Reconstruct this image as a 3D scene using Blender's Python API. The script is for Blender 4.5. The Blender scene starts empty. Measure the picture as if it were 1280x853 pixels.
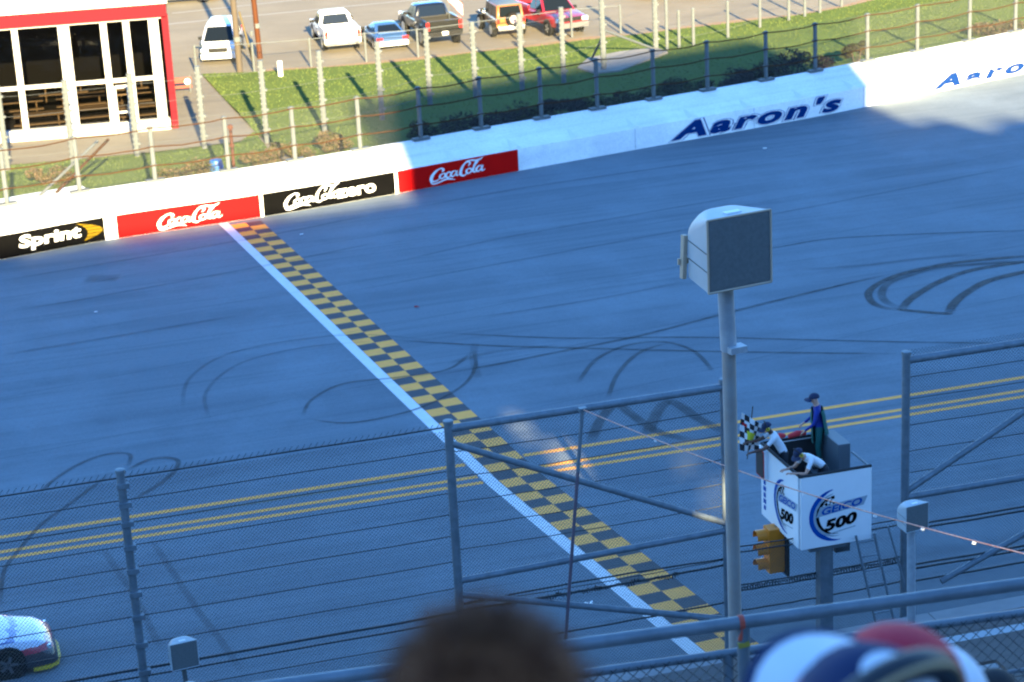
import bpy, bmesh, math, random
from mathutils import Vector, Matrix, Euler
random.seed(7)
sc = bpy.context.scene
col = sc.collection
R_ = math.radians

# ------------------------------------------------------------------ camera
CAM_H = 22.68
FPX = 2712.0                                   # focal length in photo pixels (photo is 1280 wide)
_p, _r = R_(18.9), R_(-3.0)
_rt, _up = Vector((1, 0, 0)), Vector((0, math.sin(_p), math.cos(_p)))
AF = Vector((0, math.cos(_p), -math.sin(_p)))
AR = math.cos(_r) * _rt + math.sin(_r) * _up
AU = -math.sin(_r) * _rt + math.cos(_r) * _up
CO = Vector((0, 0, CAM_H))
cd = bpy.data.cameras.new('camera')
cam = bpy.data.objects.new('camera', cd)
col.objects.link(cam)
m3 = Matrix((AR, AU, -AF)).transposed()
cam.matrix_world = Matrix.Translation(CO) @ m3.to_4x4()
cd.sensor_fit = 'HORIZONTAL'
cd.sensor_width = 36
cd.lens = FPX / 1280 * 36
cd.clip_start = 0.1
cd.clip_end = 4000
cd.dof.use_dof = True
cd.dof.focus_distance = 22.0
cd.dof.aperture_fstop = 4.0
sc.camera = cam

# ------------------------------------------------------------------ light
SUN_EL = R_(18.0)
SH = Vector((-0.198, 0.980, 0)).normalized()   # the way shadows fall on the ground
ld = (SH * math.cos(SUN_EL) + Vector((0, 0, -math.sin(SUN_EL)))).normalized()
w = bpy.data.worlds.new('World')
sc.world = w
w.use_nodes = True
nt = w.node_tree
sky = nt.nodes.new('ShaderNodeTexSky')
sky.sky_type = 'NISHITA'
sky.sun_disc = False
sky.sun_elevation = SUN_EL
sky.sun_rotation = math.atan2(-SH.x, -SH.y)
sky.altitude = 150
sky.air_density = 1.0
sky.dust_density = 0.1
sky.ozone_density = 5.0
nt.links.new(sky.outputs[0], nt.nodes['Background'].inputs[0])
nt.nodes['Background'].inputs[1].default_value = 0.085
sd = bpy.data.lights.new('sun', 'SUN')
sd.energy = 5.0
sd.angle = R_(0.53)
sd.color = (1.0, 0.73, 0.35)
sun = bpy.data.objects.new('sun', sd)
col.objects.link(sun)
sun.rotation_euler = ld.to_track_quat('-Z', 'Y').to_euler()
sun.location = (30, -90, 80)
sc.view_settings.view_transform = 'Standard'
sc.view_settings.look = 'None'
sc.view_settings.exposure = 2.95
sc.view_settings.use_white_balance = True     # the camera is set for the low warm sun, so shade goes blue
sc.view_settings.white_balance_temperature = 5700
sc.view_settings.white_balance_tint = 4
sc.view_settings.gamma = 1.0
sc.cycles.filter_width = 2.0

# ------------------------------------------------------------------ survey helpers (photo pixel -> point at a known place)
def ray(x, y):
    return AF * FPX + AR * (x - 640) + AU * (426.5 - y)
def gnd(x, y, z=0.0):
    d = ray(x, y); t = (z - CAM_H) / d.z
    return CO + d * t
def at_depth(x, y, Y):
    d = ray(x, y)
    return CO + d * (Y / d.y)
TA = R_(15.4)                                  # run of the near fence, the outer wall and the yellow lines
E = Vector((math.cos(TA), math.sin(TA), 0))
N = Vector((-math.sin(TA), math.cos(TA), 0))
P0 = Vector((4.8, 42.2, 0))
def fr(s, d, z=0.0):                           # point in the near fence's frame
    return P0 + E * s + N * d + Vector((0, 0, z))
def sd_of(p):
    q = Vector((p[0], p[1], 0)) - P0
    return q.dot(E), q.dot(N)
def onfence(x, y, d=0.0):
    r = ray(x, y); o = P0 + N * d
    t = (o - CO).dot(N) / r.dot(N)
    return CO + r * t
BANK_D, BANK_T = 13.2, 0.0524
def tz(p):
    d = (Vector((p[0], p[1], 0)) - P0).dot(N)
    return max(0.0, (BANK_D - d) * BANK_T)
def trk(x, y, dz=0.0):                         # photo pixel -> point on the track surface
    z = 0.0
    for _ in range(8):
        q = gnd(x, y, z); z = tz(q)
    return Vector((q.x, q.y, z + dz))

# ------------------------------------------------------------------ materials
def mat(name, color, rough=0.6, metal=0.0, coat=0.0, spec=None, noise=None, bump=None, emit=None):
    """noise=(scale, amount, colour2) mottles the colour; bump=(scale,strength)"""
    m = bpy.data.materials.new(name); m.use_nodes = True
    t = m.node_tree; b = t.nodes['Principled BSDF']
    b.inputs['Base Color'].default_value = (*color, 1)
    b.inputs['Roughness'].default_value = rough
    b.inputs['Metallic'].default_value = metal
    b.inputs['Coat Weight'].default_value = coat
    if spec is not None: b.inputs['Specular IOR Level'].default_value = spec
    tc = t.nodes.new('ShaderNodeTexCoord')
    if noise:
        n = t.nodes.new('ShaderNodeTexNoise'); n.inputs['Scale'].default_value = noise[0]; n.inputs['Detail'].default_value = 6
        n.inputs['Roughness'].default_value = 0.65
        t.links.new(tc.outputs['Object'], n.inputs['Vector'])
        r = t.nodes.new('ShaderNodeValToRGB')
        r.color_ramp.elements[0].position = 0.5 - noise[1] / 2; r.color_ramp.elements[1].position = 0.5 + noise[1] / 2
        r.color_ramp.elements[0].color = (*color, 1); r.color_ramp.elements[1].color = (*noise[2], 1)
        t.links.new(n.outputs['Fac'], r.inputs[0]); t.links.new(r.outputs[0], b.inputs['Base Color'])
    if bump:
        n2 = t.nodes.new('ShaderNodeTexNoise'); n2.inputs['Scale'].default_value = bump[0]; n2.inputs['Detail'].default_value = 5
        t.links.new(tc.outputs['Object'], n2.inputs['Vector'])
        bp = t.nodes.new('ShaderNodeBump'); bp.inputs['Strength'].default_value = bump[1]; bp.inputs['Distance'].default_value = 0.02
        t.links.new(n2.outputs['Fac'], bp.inputs['Height']); t.links.new(bp.outputs[0], b.inputs['Normal'])
    return m

M = {}
M['galv'] = mat('galvanised_steel', (0.17, 0.205, 0.24), 0.5, 0.25, noise=(5, 0.4, (0.105, 0.13, 0.155)))
M['galv_pale'] = mat('weathered_galvanised_steel', (0.112, 0.124, 0.130), 0.6, 0.0, spec=0.2, noise=(5, 0.5, (0.080, 0.088, 0.093)))
M['wire'] = mat('fence_wire', (0.05, 0.06, 0.07), 0.6, 0.3)
M['wire_grey'] = mat('grey_fence_wire', (0.10, 0.105, 0.105), 0.5, 0.2)
M['rust'] = mat('rusty_steel', (0.030, 0.013, 0.007), 0.85, spec=0.1, noise=(9, 0.5, (0.060, 0.030, 0.012)))
M['cable'] = mat('dark_steel_cable', (0.03, 0.035, 0.04), 0.6, 0.4)
M['white'] = mat('white_paint', (0.80, 0.80, 0.79), 0.55, noise=(1.3, 0.7, (0.70, 0.71, 0.71)), bump=(20, 0.15))
M['galv_light'] = mat('pale_galvanised_sleeve', (0.38, 0.42, 0.46), 0.5, 0.1, noise=(7, 0.4, (0.27, 0.30, 0.34)))
M['white_sign'] = mat('white_sign_board', (0.78, 0.80, 0.82), 0.4, noise=(2, 0.6, (0.72, 0.74, 0.76)))
M['sign_white'] = mat('white_print', (0.82, 0.82, 0.82), 0.5, noise=(4, 0.6, (0.70, 0.70, 0.70)))
M['sign_red'] = mat('red_print', (0.50, 0.0045, 0.004), 0.6, spec=0.02, noise=(2, 0.6, (0.43, 0.005, 0.005)))
M['sign_black'] = mat('black_print', (0.0022, 0.0022, 0.0024), 0.7, spec=0.02, noise=(3, 0.6, (0.0035, 0.0035, 0.0038)))
M['sign_navy'] = mat('navy_print', (0.007, 0.026, 0.125), 0.6, spec=0.03, noise=(5, 0.6, (0.008, 0.030, 0.14)))
M['sign_blue'] = mat('blue_print', (0.010, 0.065, 0.32), 0.55, spec=0.1)
M['sign_yellow'] = mat('yellow_print', (0.13, 0.085, 0.003), 0.6, spec=0.04)
M['sign_grey'] = mat('grey_print', (0.30, 0.36, 0.42), 0.5)
M['paint_yellow'] = mat('yellow_road_paint', (0.92, 0.38, 0.03), 0.7, noise=(3.5, 0.55, (0.76, 0.32, 0.035)), bump=(60, 0.3))
M['paint_dark'] = mat('black_road_paint', (0.022, 0.026, 0.036), 0.75, noise=(3.5, 0.5, (0.04, 0.045, 0.055)), bump=(60, 0.3))
M['paint_white'] = mat('white_road_paint', (0.72, 0.72, 0.72), 0.7, noise=(2.5, 0.6, (0.58, 0.59, 0.60)), bump=(60, 0.3))
M['concrete'] = mat('concrete', (0.20, 0.185, 0.16), 0.85, noise=(2.5, 0.6, (0.14, 0.13, 0.115)), bump=(25, 0.3))
M['concrete_grey'] = mat('grey_concrete', (0.30, 0.30, 0.30), 0.85, noise=(2.0, 0.6, (0.22, 0.22, 0.22)), bump=(25, 0.3))
M['tyre'] = mat('tyre_rubber', (0.010, 0.010, 0.010), 0.85, spec=0.1)
M['rim'] = mat('alloy_rim', (0.55, 0.56, 0.58), 0.35, 0.8)
M['glass'] = mat('dark_car_glass', (0.006, 0.008, 0.009), 0.08, 0.0, spec=0.35)
M['lamp_red'] = mat('red_tail_lamp', (0.55, 0.01, 0.01), 0.25, coat=0.6)
M['lamp_clear'] = mat('clear_headlamp', (0.75, 0.77, 0.80), 0.15, 0.3, coat=1.0)
M['plate'] = mat('licence_plate_white', (0.8, 0.8, 0.8), 0.5)
M['trim_black'] = mat('black_plastic_trim', (0.008, 0.008, 0.009), 0.6, spec=0.2)
M['chrome'] = mat('bright_bumper_metal', (0.65, 0.66, 0.68), 0.25, 0.9)
M['skin'] = mat('skin', (0.45, 0.25, 0.17), 0.55, noise=(20, 0.5, (0.50, 0.29, 0.20)))
M['skin_dark'] = mat('dark_skin', (0.10, 0.05, 0.035), 0.55)
M['black'] = mat('black_fabric', (0.015, 0.015, 0.018), 0.85)

def car_paint(name, c, rough=0.35):
    return mat(name, c, rough, 0.15, coat=0.9, noise=(1.2, 0.8, tuple(x * 0.9 for x in c)))

# ------------------------------------------------------------------ mesh collector
class MB:
    def __init__(s): s.v = []; s.f = []; s.m = []; s.cur = 0
    def add(s, vs, fs):
        o = len(s.v); s.v += [tuple(v) for v in vs]
        for f in fs: s.f.append(tuple(i + o for i in f)); s.m.append(s.cur)
        return s
    def box(s, c, size, rot=None):
        x, y, z = (a / 2 for a in size); c = Vector(c)
        vs = [Vector((sx * x, sy * y, sz * z)) for sx in (-1, 1) for sy in (-1, 1) for sz in (-1, 1)]
        if rot is not None: vs = [rot @ v for v in vs]
        return s.add([v + c for v in vs], [(0, 1, 3, 2), (4, 6, 7, 5), (0, 4, 5, 1), (2, 3, 7, 6), (0, 2, 6, 4), (1, 5, 7, 3)])
    def tube(s, pts, r, n=8, caps=True):
        pts = [Vector(p) for p in pts]; k = len(pts)
        rs = r if isinstance(r, (list, tuple)) else [r] * k
        rings = []; ref = None
        for i, p in enumerate(pts):
            d = (pts[min(i + 1, k - 1)] - pts[max(i - 1, 0)])
            if d.length < 1e-9: d = Vector((0, 0, 1))
            d.normalize()
            if ref is None or abs(ref.dot(d)) > 0.98:
                ref = Vector((0, 0, 1)) if abs(d.z) < 0.9 else Vector((1, 0, 0))
            a = d.cross(ref).normalized(); b = a.cross(d).normalized(); ref = b
            rings.append([p + (a * math.cos(2 * math.pi * j / n) + b * math.sin(2 * math.pi * j / n)) * rs[i] for j in range(n)])
        vs = [v for ring in rings for v in ring]; fs = []
        for i in range(k - 1):
            for j in range(n):
                j2 = (j + 1) % n
                fs.append((i * n + j, i * n + j2, (i + 1) * n + j2, (i + 1) * n + j))
        if caps:
            fs.append(tuple(range(n - 1, -1, -1))); fs.append(tuple((k - 1) * n + j for j in range(n)))
        return s.add(vs, fs)
    def loft(s, rings, cap=True, closed=True):
        n = len(rings[0]); vs = [v for r in rings for v in r]; fs = []
        for i in range(len(rings) - 1):
            for j in range(n if closed else n - 1):
                j2 = (j + 1) % n
                fs.append((i * n + j, i * n + j2, (i + 1) * n + j2, (i + 1) * n + j))
        if cap and closed:
            fs.append(tuple(range(n - 1, -1, -1))); fs.append(tuple((len(rings) - 1) * n + j for j in range(n)))
        return s.add(vs, fs)
    def prism(s, poly, a, b, fn):
        """poly of (u,v); fn(u,v,w)->point; extruded from w=a to w=b"""
        n = len(poly)
        vs = [fn(u, v, a) for u, v in poly] + [fn(u, v, b) for u, v in poly]
        fs = [tuple(range(n - 1, -1, -1)), tuple(range(n, 2 * n))]
        for i in range(n): j = (i + 1) % n; fs.append((i, j, n + j, n + i))
        return s.add(vs, fs)
    def lathe(s, prof, n=16, c=(0, 0, 0), rot=None):
        c = Vector(c); rings = []
        for r, z in prof:
            ring = [Vector((r * math.cos(2 * math.pi * j / n), r * math.sin(2 * math.pi * j / n), z)) for j in range(n)]
            if rot is not None: ring = [rot @ v for v in ring]
            rings.append([v + c for v in ring])
        return s.loft(rings)
    def build(s, name, ms, parent=None, smooth=False, bevel=0, recalc=True):
        me = bpy.data.meshes.new(name); me.from_pydata([tuple(v) for v in s.v], [], s.f)
        if not isinstance(ms, (list, tuple)): ms = [ms]
        for x in ms: me.materials.append(M[x] if isinstance(x, str) else x)
        if any(s.m): me.polygons.foreach_set('material_index', s.m)
        if recalc or bevel:
            bm = bmesh.new(); bm.from_mesh(me)
            bmesh.ops.recalc_face_normals(bm, faces=bm.faces)
            if bevel: bmesh.ops.bevel(bm, geom=list(bm.edges), offset=bevel, segments=2, affect='EDGES', profile=0.7)
            bm.to_mesh(me); bm.free()
        if smooth:
            me.polygons.foreach_set('use_smooth', [True] * len(me.polygons))
            me.set_sharp_from_angle(angle=R_(40))
        o = bpy.data.objects.new(name, me); col.objects.link(o)
        if parent is not None: o.parent = parent
        return o

def tag(o, label=None, cat=None, group=None, kind=None):
    if label: o['label'] = label
    if cat: o['category'] = cat
    if group: o['group'] = group
    if kind: o['kind'] = kind
    return o
def thing(name, label, cat, loc=(0, 0, 0), rz=0.0, group=None):
    o = bpy.data.objects.new(name, None); col.objects.link(o)
    o.empty_display_size = 0.2
    o.location = loc; o.rotation_euler = (0, 0, rz)
    return tag(o, label, cat, group)
def dup(o, parent=None):
    c = o.copy(); col.objects.link(c); c.parent = parent
    for ch in list(o.children): dup(ch, c)
    return c
def text_obj(s, size, name, material, parent=None, shear=0.0, offset=0.0, thick=0.004, sx=1.0, spacing=1.0):
    """flat lettering as a mesh in its local XZ plane facing -Y, centred on x, baseline at z=0"""
    cu = bpy.data.curves.new(name, 'FONT'); cu.body = s; cu.size = size; cu.shear = shear
    cu.offset = offset; cu.extrude = thick / 2; cu.align_x = 'CENTER'; cu.space_character = spacing; cu.resolution_u = 3
    t = bpy.data.objects.new(name, cu); col.objects.link(t)
    dg = bpy.context.evaluated_depsgraph_get()
    me = bpy.data.meshes.new_from_object(t.evaluated_get(dg))
    bpy.data.objects.remove(t); bpy.data.curves.remove(cu)
    me.name = name
    me.transform(Matrix.Diagonal((sx, 1, 1, 1)))
    me.transform(Matrix.Rotation(math.pi / 2, 4, 'X'))
    me.materials.clear(); me.materials.append(M[material])
    o = bpy.data.objects.new(name, me); col.objects.link(o)
    if parent is not None: o.parent = parent
    return o

def chainlink(mb, o, e, h, W, Hh, pitch=0.072, r=0.002, r2=None):
    """diamond wire mesh in the rectangle o + a*e (0..W) + b*h (0..Hh)"""
    o = Vector(o); e = Vector(e); h = Vector(h); nrm = e.cross(h).normalized()
    r0 = r
    def strip(a0, b0, a1, b1, k, r=r):
        p = o + e * a0 + h * b0 + nrm * k; q = o + e * a1 + h * b1 + nrm * k
        d = (q - p)
        if d.length < 1e-4: return
        d.normalize(); u = nrm; v = d.cross(u)
        vs = []
        for c in (p, q):
            for ang in (90, 210, 330):
                vs.append(c + (u * math.cos(R_(ang)) + v * math.sin(R_(ang))) * r)
        mb.add(vs, [(0, 1, 4, 3), (1, 2, 5, 4), (2, 0, 3, 5)])
    n = int((W + Hh) / pitch) + 1
    for i in range(1, n):
        c = i * pitch                       # a + b = c
        a0 = max(0, c - Hh); a1 = min(W, c)
        if a1 > a0: strip(a0, c - a0, a1, c - a1, r)
        # a - b = c - Hh
        k = c - Hh
        a0 = max(0, k); a1 = min(W, k + Hh)
        if a1 > a0: strip(a0, a0 - k, a1, a1 - k, -r, r2 or r)
    return mb
# ================================================================== GROUND, TRACK, GRASS
def asphalt(name, base, dark, scale_rot=TA, streak=0.5, warm=None):
    m = bpy.data.materials.new(name); m.use_nodes = True
    t = m.node_tree; L = t.links; b = t.nodes['Principled BSDF']; b.inputs['Roughness'].default_value = 0.85
    b.inputs['Specular IOR Level'].default_value = 0.2
    tc = t.nodes.new('ShaderNodeTexCoord')
    mp = t.nodes.new('ShaderNodeMapping'); mp.inputs['Rotation'].default_value = (0, 0, -scale_rot); L.new(tc.outputs['Object'], mp.inputs[0])
    st = t.nodes.new('ShaderNodeMapping'); st.inputs['Scale'].default_value = (0.035, 0.75, 1); L.new(mp.outputs[0], st.inputs[0])
    n1 = t.nodes.new('ShaderNodeTexNoise'); n1.inputs['Scale'].default_value = 1.0; n1.inputs['Detail'].default_value = 6; L.new(st.outputs[0], n1.inputs['Vector'])
    n2 = t.nodes.new('ShaderNodeTexNoise'); n2.inputs['Scale'].default_value = 0.22; n2.inputs['Detail'].default_value = 8; n2.inputs['Roughness'].default_value = 0.65; L.new(mp.outputs[0], n2.inputs['Vector'])
    n3 = t.nodes.new('ShaderNodeTexNoise'); n3.inputs['Scale'].default_value = 7; n3.inputs['Detail'].default_value = 6; n3.inputs['Roughness'].default_value = 0.8; L.new(mp.outputs[0], n3.inputs['Vector'])
    def mix(a, bb, f, fac):
        x = t.nodes.new('ShaderNodeMix'); x.data_type = 'RGBA'
        if isinstance(a, tuple): x.inputs[6].default_value = (*a, 1)
        else: L.new(a, x.inputs[6])
        x.inputs[7].default_value = (*bb, 1)
        r = t.nodes.new('ShaderNodeMapRange'); r.inputs[1].default_value = f[0]; r.inputs[2].default_value = f[1]; r.inputs[3].default_value = 0; r.inputs[4].default_value = f[2]
        L.new(fac, r.inputs[0]); L.new(r.outputs[0], x.inputs[0]); return x.outputs[2]
    c = mix(base, dark, (0.42, 0.66, streak), n1.outputs['Fac'])
    s2 = t.nodes.new('ShaderNodeMapping'); s2.inputs['Scale'].default_value = (0.10, 3.2, 1); L.new(mp.outputs[0], s2.inputs[0])
    n6 = t.nodes.new('ShaderNodeTexNoise'); n6.inputs['Scale'].default_value = 1.0; n6.inputs['Detail'].default_value = 5; L.new(s2.outputs[0], n6.inputs['Vector'])
    c = mix(c, tuple(x * 0.82 for x in dark), (0.5, 0.75, 0.6), n6.outputs['Fac'])
    c = mix(c, tuple(x * 1.35 for x in base), (0.46, 0.72, 0.6), n2.outputs['Fac'])
    c = mix(c, tuple(x * 0.8 for x in dark), (0.5, 0.85, 0.75), n3.outputs['Fac'])
    n5 = t.nodes.new('ShaderNodeTexNoise'); n5.inputs['Scale'].default_value = 22; n5.inputs['Detail'].default_value = 3; L.new(mp.outputs[0], n5.inputs['Vector'])
    c = mix(c, tuple(x * 1.5 for x in base), (0.55, 0.75, 0.55), n5.outputs['Fac'])
    if warm: c = mix(c, warm, (0.55, 0.7, 0.5), n2.outputs['Fac'])
    L.new(c, b.inputs['Base Color'])
    n4 = t.nodes.new('ShaderNodeTexNoise'); n4.inputs['Scale'].default_value = 40; n4.inputs['Detail'].default_value = 4; L.new(mp.outputs[0], n4.inputs['Vector'])
    bp = t.nodes.new('ShaderNodeBump'); bp.inputs['Strength'].default_value = 0.3; bp.inputs['Distance'].default_value = 0.01
    L.new(n4.outputs['Fac'], bp.inputs['Height']); L.new(bp.outputs[0], b.inputs['Normal'])
    return m
M['track'] = asphalt('track_asphalt', (0.148, 0.178, 0.206), (0.108, 0.132, 0.157), streak=0.75)
M['lot'] = asphalt('worn_lot_paving', (0.175, 0.149, 0.105), (0.146, 0.124, 0.088), 0.1, 0.5)
M['path'] = asphalt('worn_concrete_path', (0.160, 0.141, 0.108), (0.135, 0.118, 0.09), 0.1, 0.4)
M['dirt'] = mat('orange_dirt', (0.25, 0.135, 0.06), 0.95, noise=(1.5, 0.6, (0.19, 0.13, 0.065)), bump=(12, 0.5))
M['grass'] = mat('mown_grass', (0.084, 0.119, 0.034), 0.95, spec=0.0, noise=(0.3, 0.7, (0.098, 0.123, 0.041)), bump=(14, 0.3))

# far wall: plan points of the face's foot
WALL = [Vector((q.x, q.y, 0)) for q in (gnd(0, 325), gnd(130, 301), gnd(330, 271), gnd(500, 241.5), gnd(650, 213.5), gnd(830, 181), gnd(1000, 150), gnd(1100, 130), gnd(1280, 92))]
d0 = (WALL[1] - WALL[0]).normalized(); d1 = (WALL[-1] - WALL[-2]).normalized()
WALL = [WALL[0] - Vector((0.93, 0.37, 0)).normalized() * k for k in (40, 32, 24, 16, 10, 5)] + WALL + [WALL[-1] + d1 * k for k in (8, 16, 24, 32, 40)]
def smooth_poly(pts, k=6):
    out = []
    for i in range(len(pts) - 1):
        p0 = pts[max(i - 1, 0)]; p1 = pts[i]; p2 = pts[i + 1]; p3 = pts[min(i + 2, len(pts) - 1)]
        for j in range(k):
            t = j / k
            out.append(0.5 * ((2 * p1) + (p2 - p0) * t + (2 * p0 - 5 * p1 + 4 * p2 - p3) * t * t + (3 * p1 - p0 - 3 * p2 + p3) * t ** 3))
    out.append(pts[-1]); return out
WSM = smooth_poly(WALL, 5)
WLEN = [0.0]
for a, b in zip(WSM, WSM[1:]): WLEN.append(WLEN[-1] + (b - a).length)
def wall_at(L):
    for i in range(len(WSM) - 1):
        if L <= WLEN[i + 1] or i == len(WSM) - 2:
            t = (L - WLEN[i]) / (WLEN[i + 1] - WLEN[i])
            d = (WSM[i + 1] - WSM[i]).normalized()
            d2 = (WSM[min(i + 2, len(WSM) - 1)] - WSM[i]).normalized()
            return WSM[i].lerp(WSM[i + 1], t), d
def wall_len(p):
    best = (1e9, 0)
    for i in range(len(WSM) - 1):
        a, b = WSM[i], WSM[i + 1]; ab = b - a
        t = max(0, min(1, (Vector((p[0], p[1], 0)) - a).dot(ab) / ab.length_squared))
        q = a + ab * t; dd = (Vector((p[0], p[1], 0)) - q).length
        if dd < best[0]: best = (dd, WLEN[i] + t * ab.length)
    return best[1]
def wl(L, back, z):
    p, d = wall_at(L); n = Vector((-d.y, d.x, 0))
    return p + n * back + Vector((0, 0, z))

# --- whole ground
mb = MB(); mb.add([(-1500, -1500, -0.05), (1500, -1500, -0.05), (1500, 1500, -0.05), (-1500, 1500, -0.05)], [(0, 1, 2, 3)])
tag(mb.build('ground', 'lot', recalc=False), kind='structure')
# --- track: banked strip near, flat apron far
mb = MB()
S = [(-70 + i * 3.0) for i in range(50)]
rows = []
for d in (-1.1, 3, 6.5, 10, 13.2):
    rows.append([fr(s, d, max(0, (BANK_D - d) * BANK_T)) for s in S])
def far_d(s):                                 # apron runs up under the wall
    lo, hi = 13.3, 200
    p = fr(s, 0); best = None
    for i in range(len(WSM) - 1):
        a, b = sd_of(WSM[i]), sd_of(WSM[i + 1])
        if a[0] <= s <= b[0]: best = a[1] + (b[1] - a[1]) * (s - a[0]) / (b[0] - a[0])
    if best is None: best = sd_of(WSM[0])[1] if s < sd_of(WSM[0])[0] else sd_of(WSM[-1])[1]
    return best + 0.25
for k in (0.25, 0.5, 0.75, 1.0):
    rows.append([fr(s, 13.2 + (far_d(s) - 13.2) * k, 0) for s in S])
n = len(S); vs = [v for r in rows for v in r]; fs = []
for i in range(len(rows) - 1):
    for j in range(n - 1): fs.append((i * n + j, i * n + j + 1, (i + 1) * n + j + 1, (i + 1) * n + j))
mb.add(vs, fs)
track = tag(mb.build('track', 'track', recalc=False), kind='structure')

# --- grass verge behind the far wall, dirt edge, path
edge = [gnd(*q) for q in ((252, 93), (330, 90), (400, 85), (465, 80), (530, 74), (600, 65), (670, 58), (740, 49), (800, 43), (860, 35), (930, 27), (1000, 19), (1060, 8), (1110, -5), (1200, -30))]
near = [wl(wall_len(p) if False else WLEN[-1] * 0, 0, 0) for p in edge[:0]]
nearL = [gnd(*q, 0.0) for q in ((305, 150), (330, 190), (400, 200), (465, 185), (530, 170), (600, 158), (670, 146), (740, 134), (800, 123), (860, 112), (930, 100), (1000, 88), (1060, 76), (1110, 66), (1300, 30))]
mb = MB(); n = len(edge); K = 8; vs = []; fs = []
for i in range(n):
    L = wall_len(nearL[i]); a = wl(L, 1.6, 0)
    if i == 0: a = gnd(318, 165)
    for k in range(K + 1):
        p = Vector(a).lerp(Vector(edge[i]), k / K)
        hump = 0.10 * math.sin(i * 1.3 + k * 0.9) if 0 < k < K else 0
        vs.append((p.x, p.y, 0.02 + max(0, hump)))
for i in range(n - 1):
    for k in range(K): fs.append((i * (K + 1) + k, (i + 1) * (K + 1) + k, (i + 1) * (K + 1) + k + 1, i * (K + 1) + k + 1))
mb.add(vs, fs)
# strip of grass along the wall to the left
Ls = [wall_len(gnd(x, y)) for x, y in ((-160, 300), (0, 290), (100, 275), (200, 255), (318, 230), (345, 225))]
vs = []
far_edge = [gnd(*q) for q in ((-160, 225), (0, 208), (100, 200), (200, 190), (300, 178), (318, 165))]
for L, fe in zip(Ls, far_edge):
    vs += [wl(L, 1.6, 0.016), Vector((fe.x, fe.y, 0.016))]
mb.add(vs, [(2 * i, 2 * i + 2, 2 * i + 3, 2 * i + 1) for i in range(len(Ls) - 1)])
grass_verge = tag(mb.build('grass_verge', 'grass', recalc=False), kind='structure')
mb = MB(); vs = []
for i, e in enumerate(edge):
    wdt = 0.5 + 0.25 * math.sin(i * 2.1)
    vs += [(e.x, e.y - wdt * 0.3, 0.026), (e.x - 0.1, e.y + wdt, 0.0)]
mb.add(vs, [(2 * i, 2 * i + 2, 2 * i + 3, 2 * i + 1) for i in range(1, len(edge) - 1)])
tag(mb.build('dirt_edge', 'dirt', recalc=False), kind='structure')
mb = MB()
pp = [gnd(*q) for q in ((-200, 224), (0, 207), (100, 199), (200, 189), (300, 177), (318, 164), (252, 95), (215, 100), (215, 150), (-200, 190))]
mb.add([(p.x, p.y, 0.006) for p in pp], [tuple(range(len(pp)))])
tag(mb.build('path', 'path', recalc=False), kind='structure')
# grass blades on the verge (nobody could count them)
mb = MB()
rnd = random.Random(3)
tri = []
gv = [v.co.copy() for v in grass_verge.data.vertices]
polys = [[gv[i] for i in p.vertices] for p in grass_verge.data.polygons]
areas = [((q[1] - q[0]).cross(q[2] - q[0]).length + (q[2] - q[0]).cross(q[3] - q[0]).length) / 2 for q in polys]
for k in rnd.choices(range(len(polys)), weights=areas, k=42000):
    q = polys[k]; u, v = rnd.random(), rnd.random()
    p = q[0].lerp(q[1], u).lerp(q[3].lerp(q[2], u), v)
    a = rnd.random() * 6.28; hgt = rnd.uniform(0.03, 0.08); wd = rnd.uniform(0.015, 0.04)
    dx, dy = math.cos(a) * wd, math.sin(a) * wd
    o = len(mb.v); mb.v += [(p.x - dx, p.y - dy, p.z), (p.x + dx, p.y + dy, p.z), (p.x + rnd.uniform(-.06, .06), p.y + rnd.uniform(-.06, .06), p.z + hgt)]
    mb.f.append((o, o + 1, o + 2)); mb.m.append(rnd.choice((0, 0, 1)))
M['blade'] = mat('grass_blade', (0.081, 0.119, 0.031), 0.9, spec=0.0, noise=(0.3, 0.7, (0.096, 0.121, 0.038)))
M['blade_dry'] = mat('dry_grass_blade', (0.092, 0.108, 0.030), 0.9, spec=0.0)
tag(mb.build('grass', ['blade', 'blade_dry'], recalc=False), 'short mown green grass covering the verge behind the wall', 'grass', kind='stuff')

# ------------------------------------------------------------------ road markings (paint sheets on the track)
def ribbon(name, pts, width, material, dz=0.004, parent=None, uv=False, taper=False):
    """strip lying on the track"""
    P = [Vector((p[0], p[1], 0)) for p in pts]; vs = []; n = len(P)
    for i, p in enumerate(P):
        d = (P[min(i + 1, n - 1)] - P[max(i - 1, 0)]).normalized(); nn = Vector((-d.y, d.x, 0))
        wd = width[i] if isinstance(width, (list, tuple)) else width
        for sgn in (-1, 1):
            q = p + nn * wd / 2 * sgn; vs.append((q.x, q.y, tz(q) + dz))
    mb = MB(); mb.add(vs, [(2 * i, 2 * i + 1, 2 * i + 3, 2 * i + 2) for i in range(n - 1)])
    o = mb.build(name, material, parent or track, recalc=False)
    if uv:
        u = o.data.uv_layers.new(name='UVMap'); Lacc = [0]
        for i in range(n - 1): Lacc.append(Lacc[-1] + (P[i + 1] - P[i]).length)
        tot = Lacc[-1] or 1
        for lp in o.data.loops:
            vi = lp.vertex_index; u.data[lp.index].uv = (Lacc[vi // 2] / tot, vi % 2)
    return o
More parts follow.
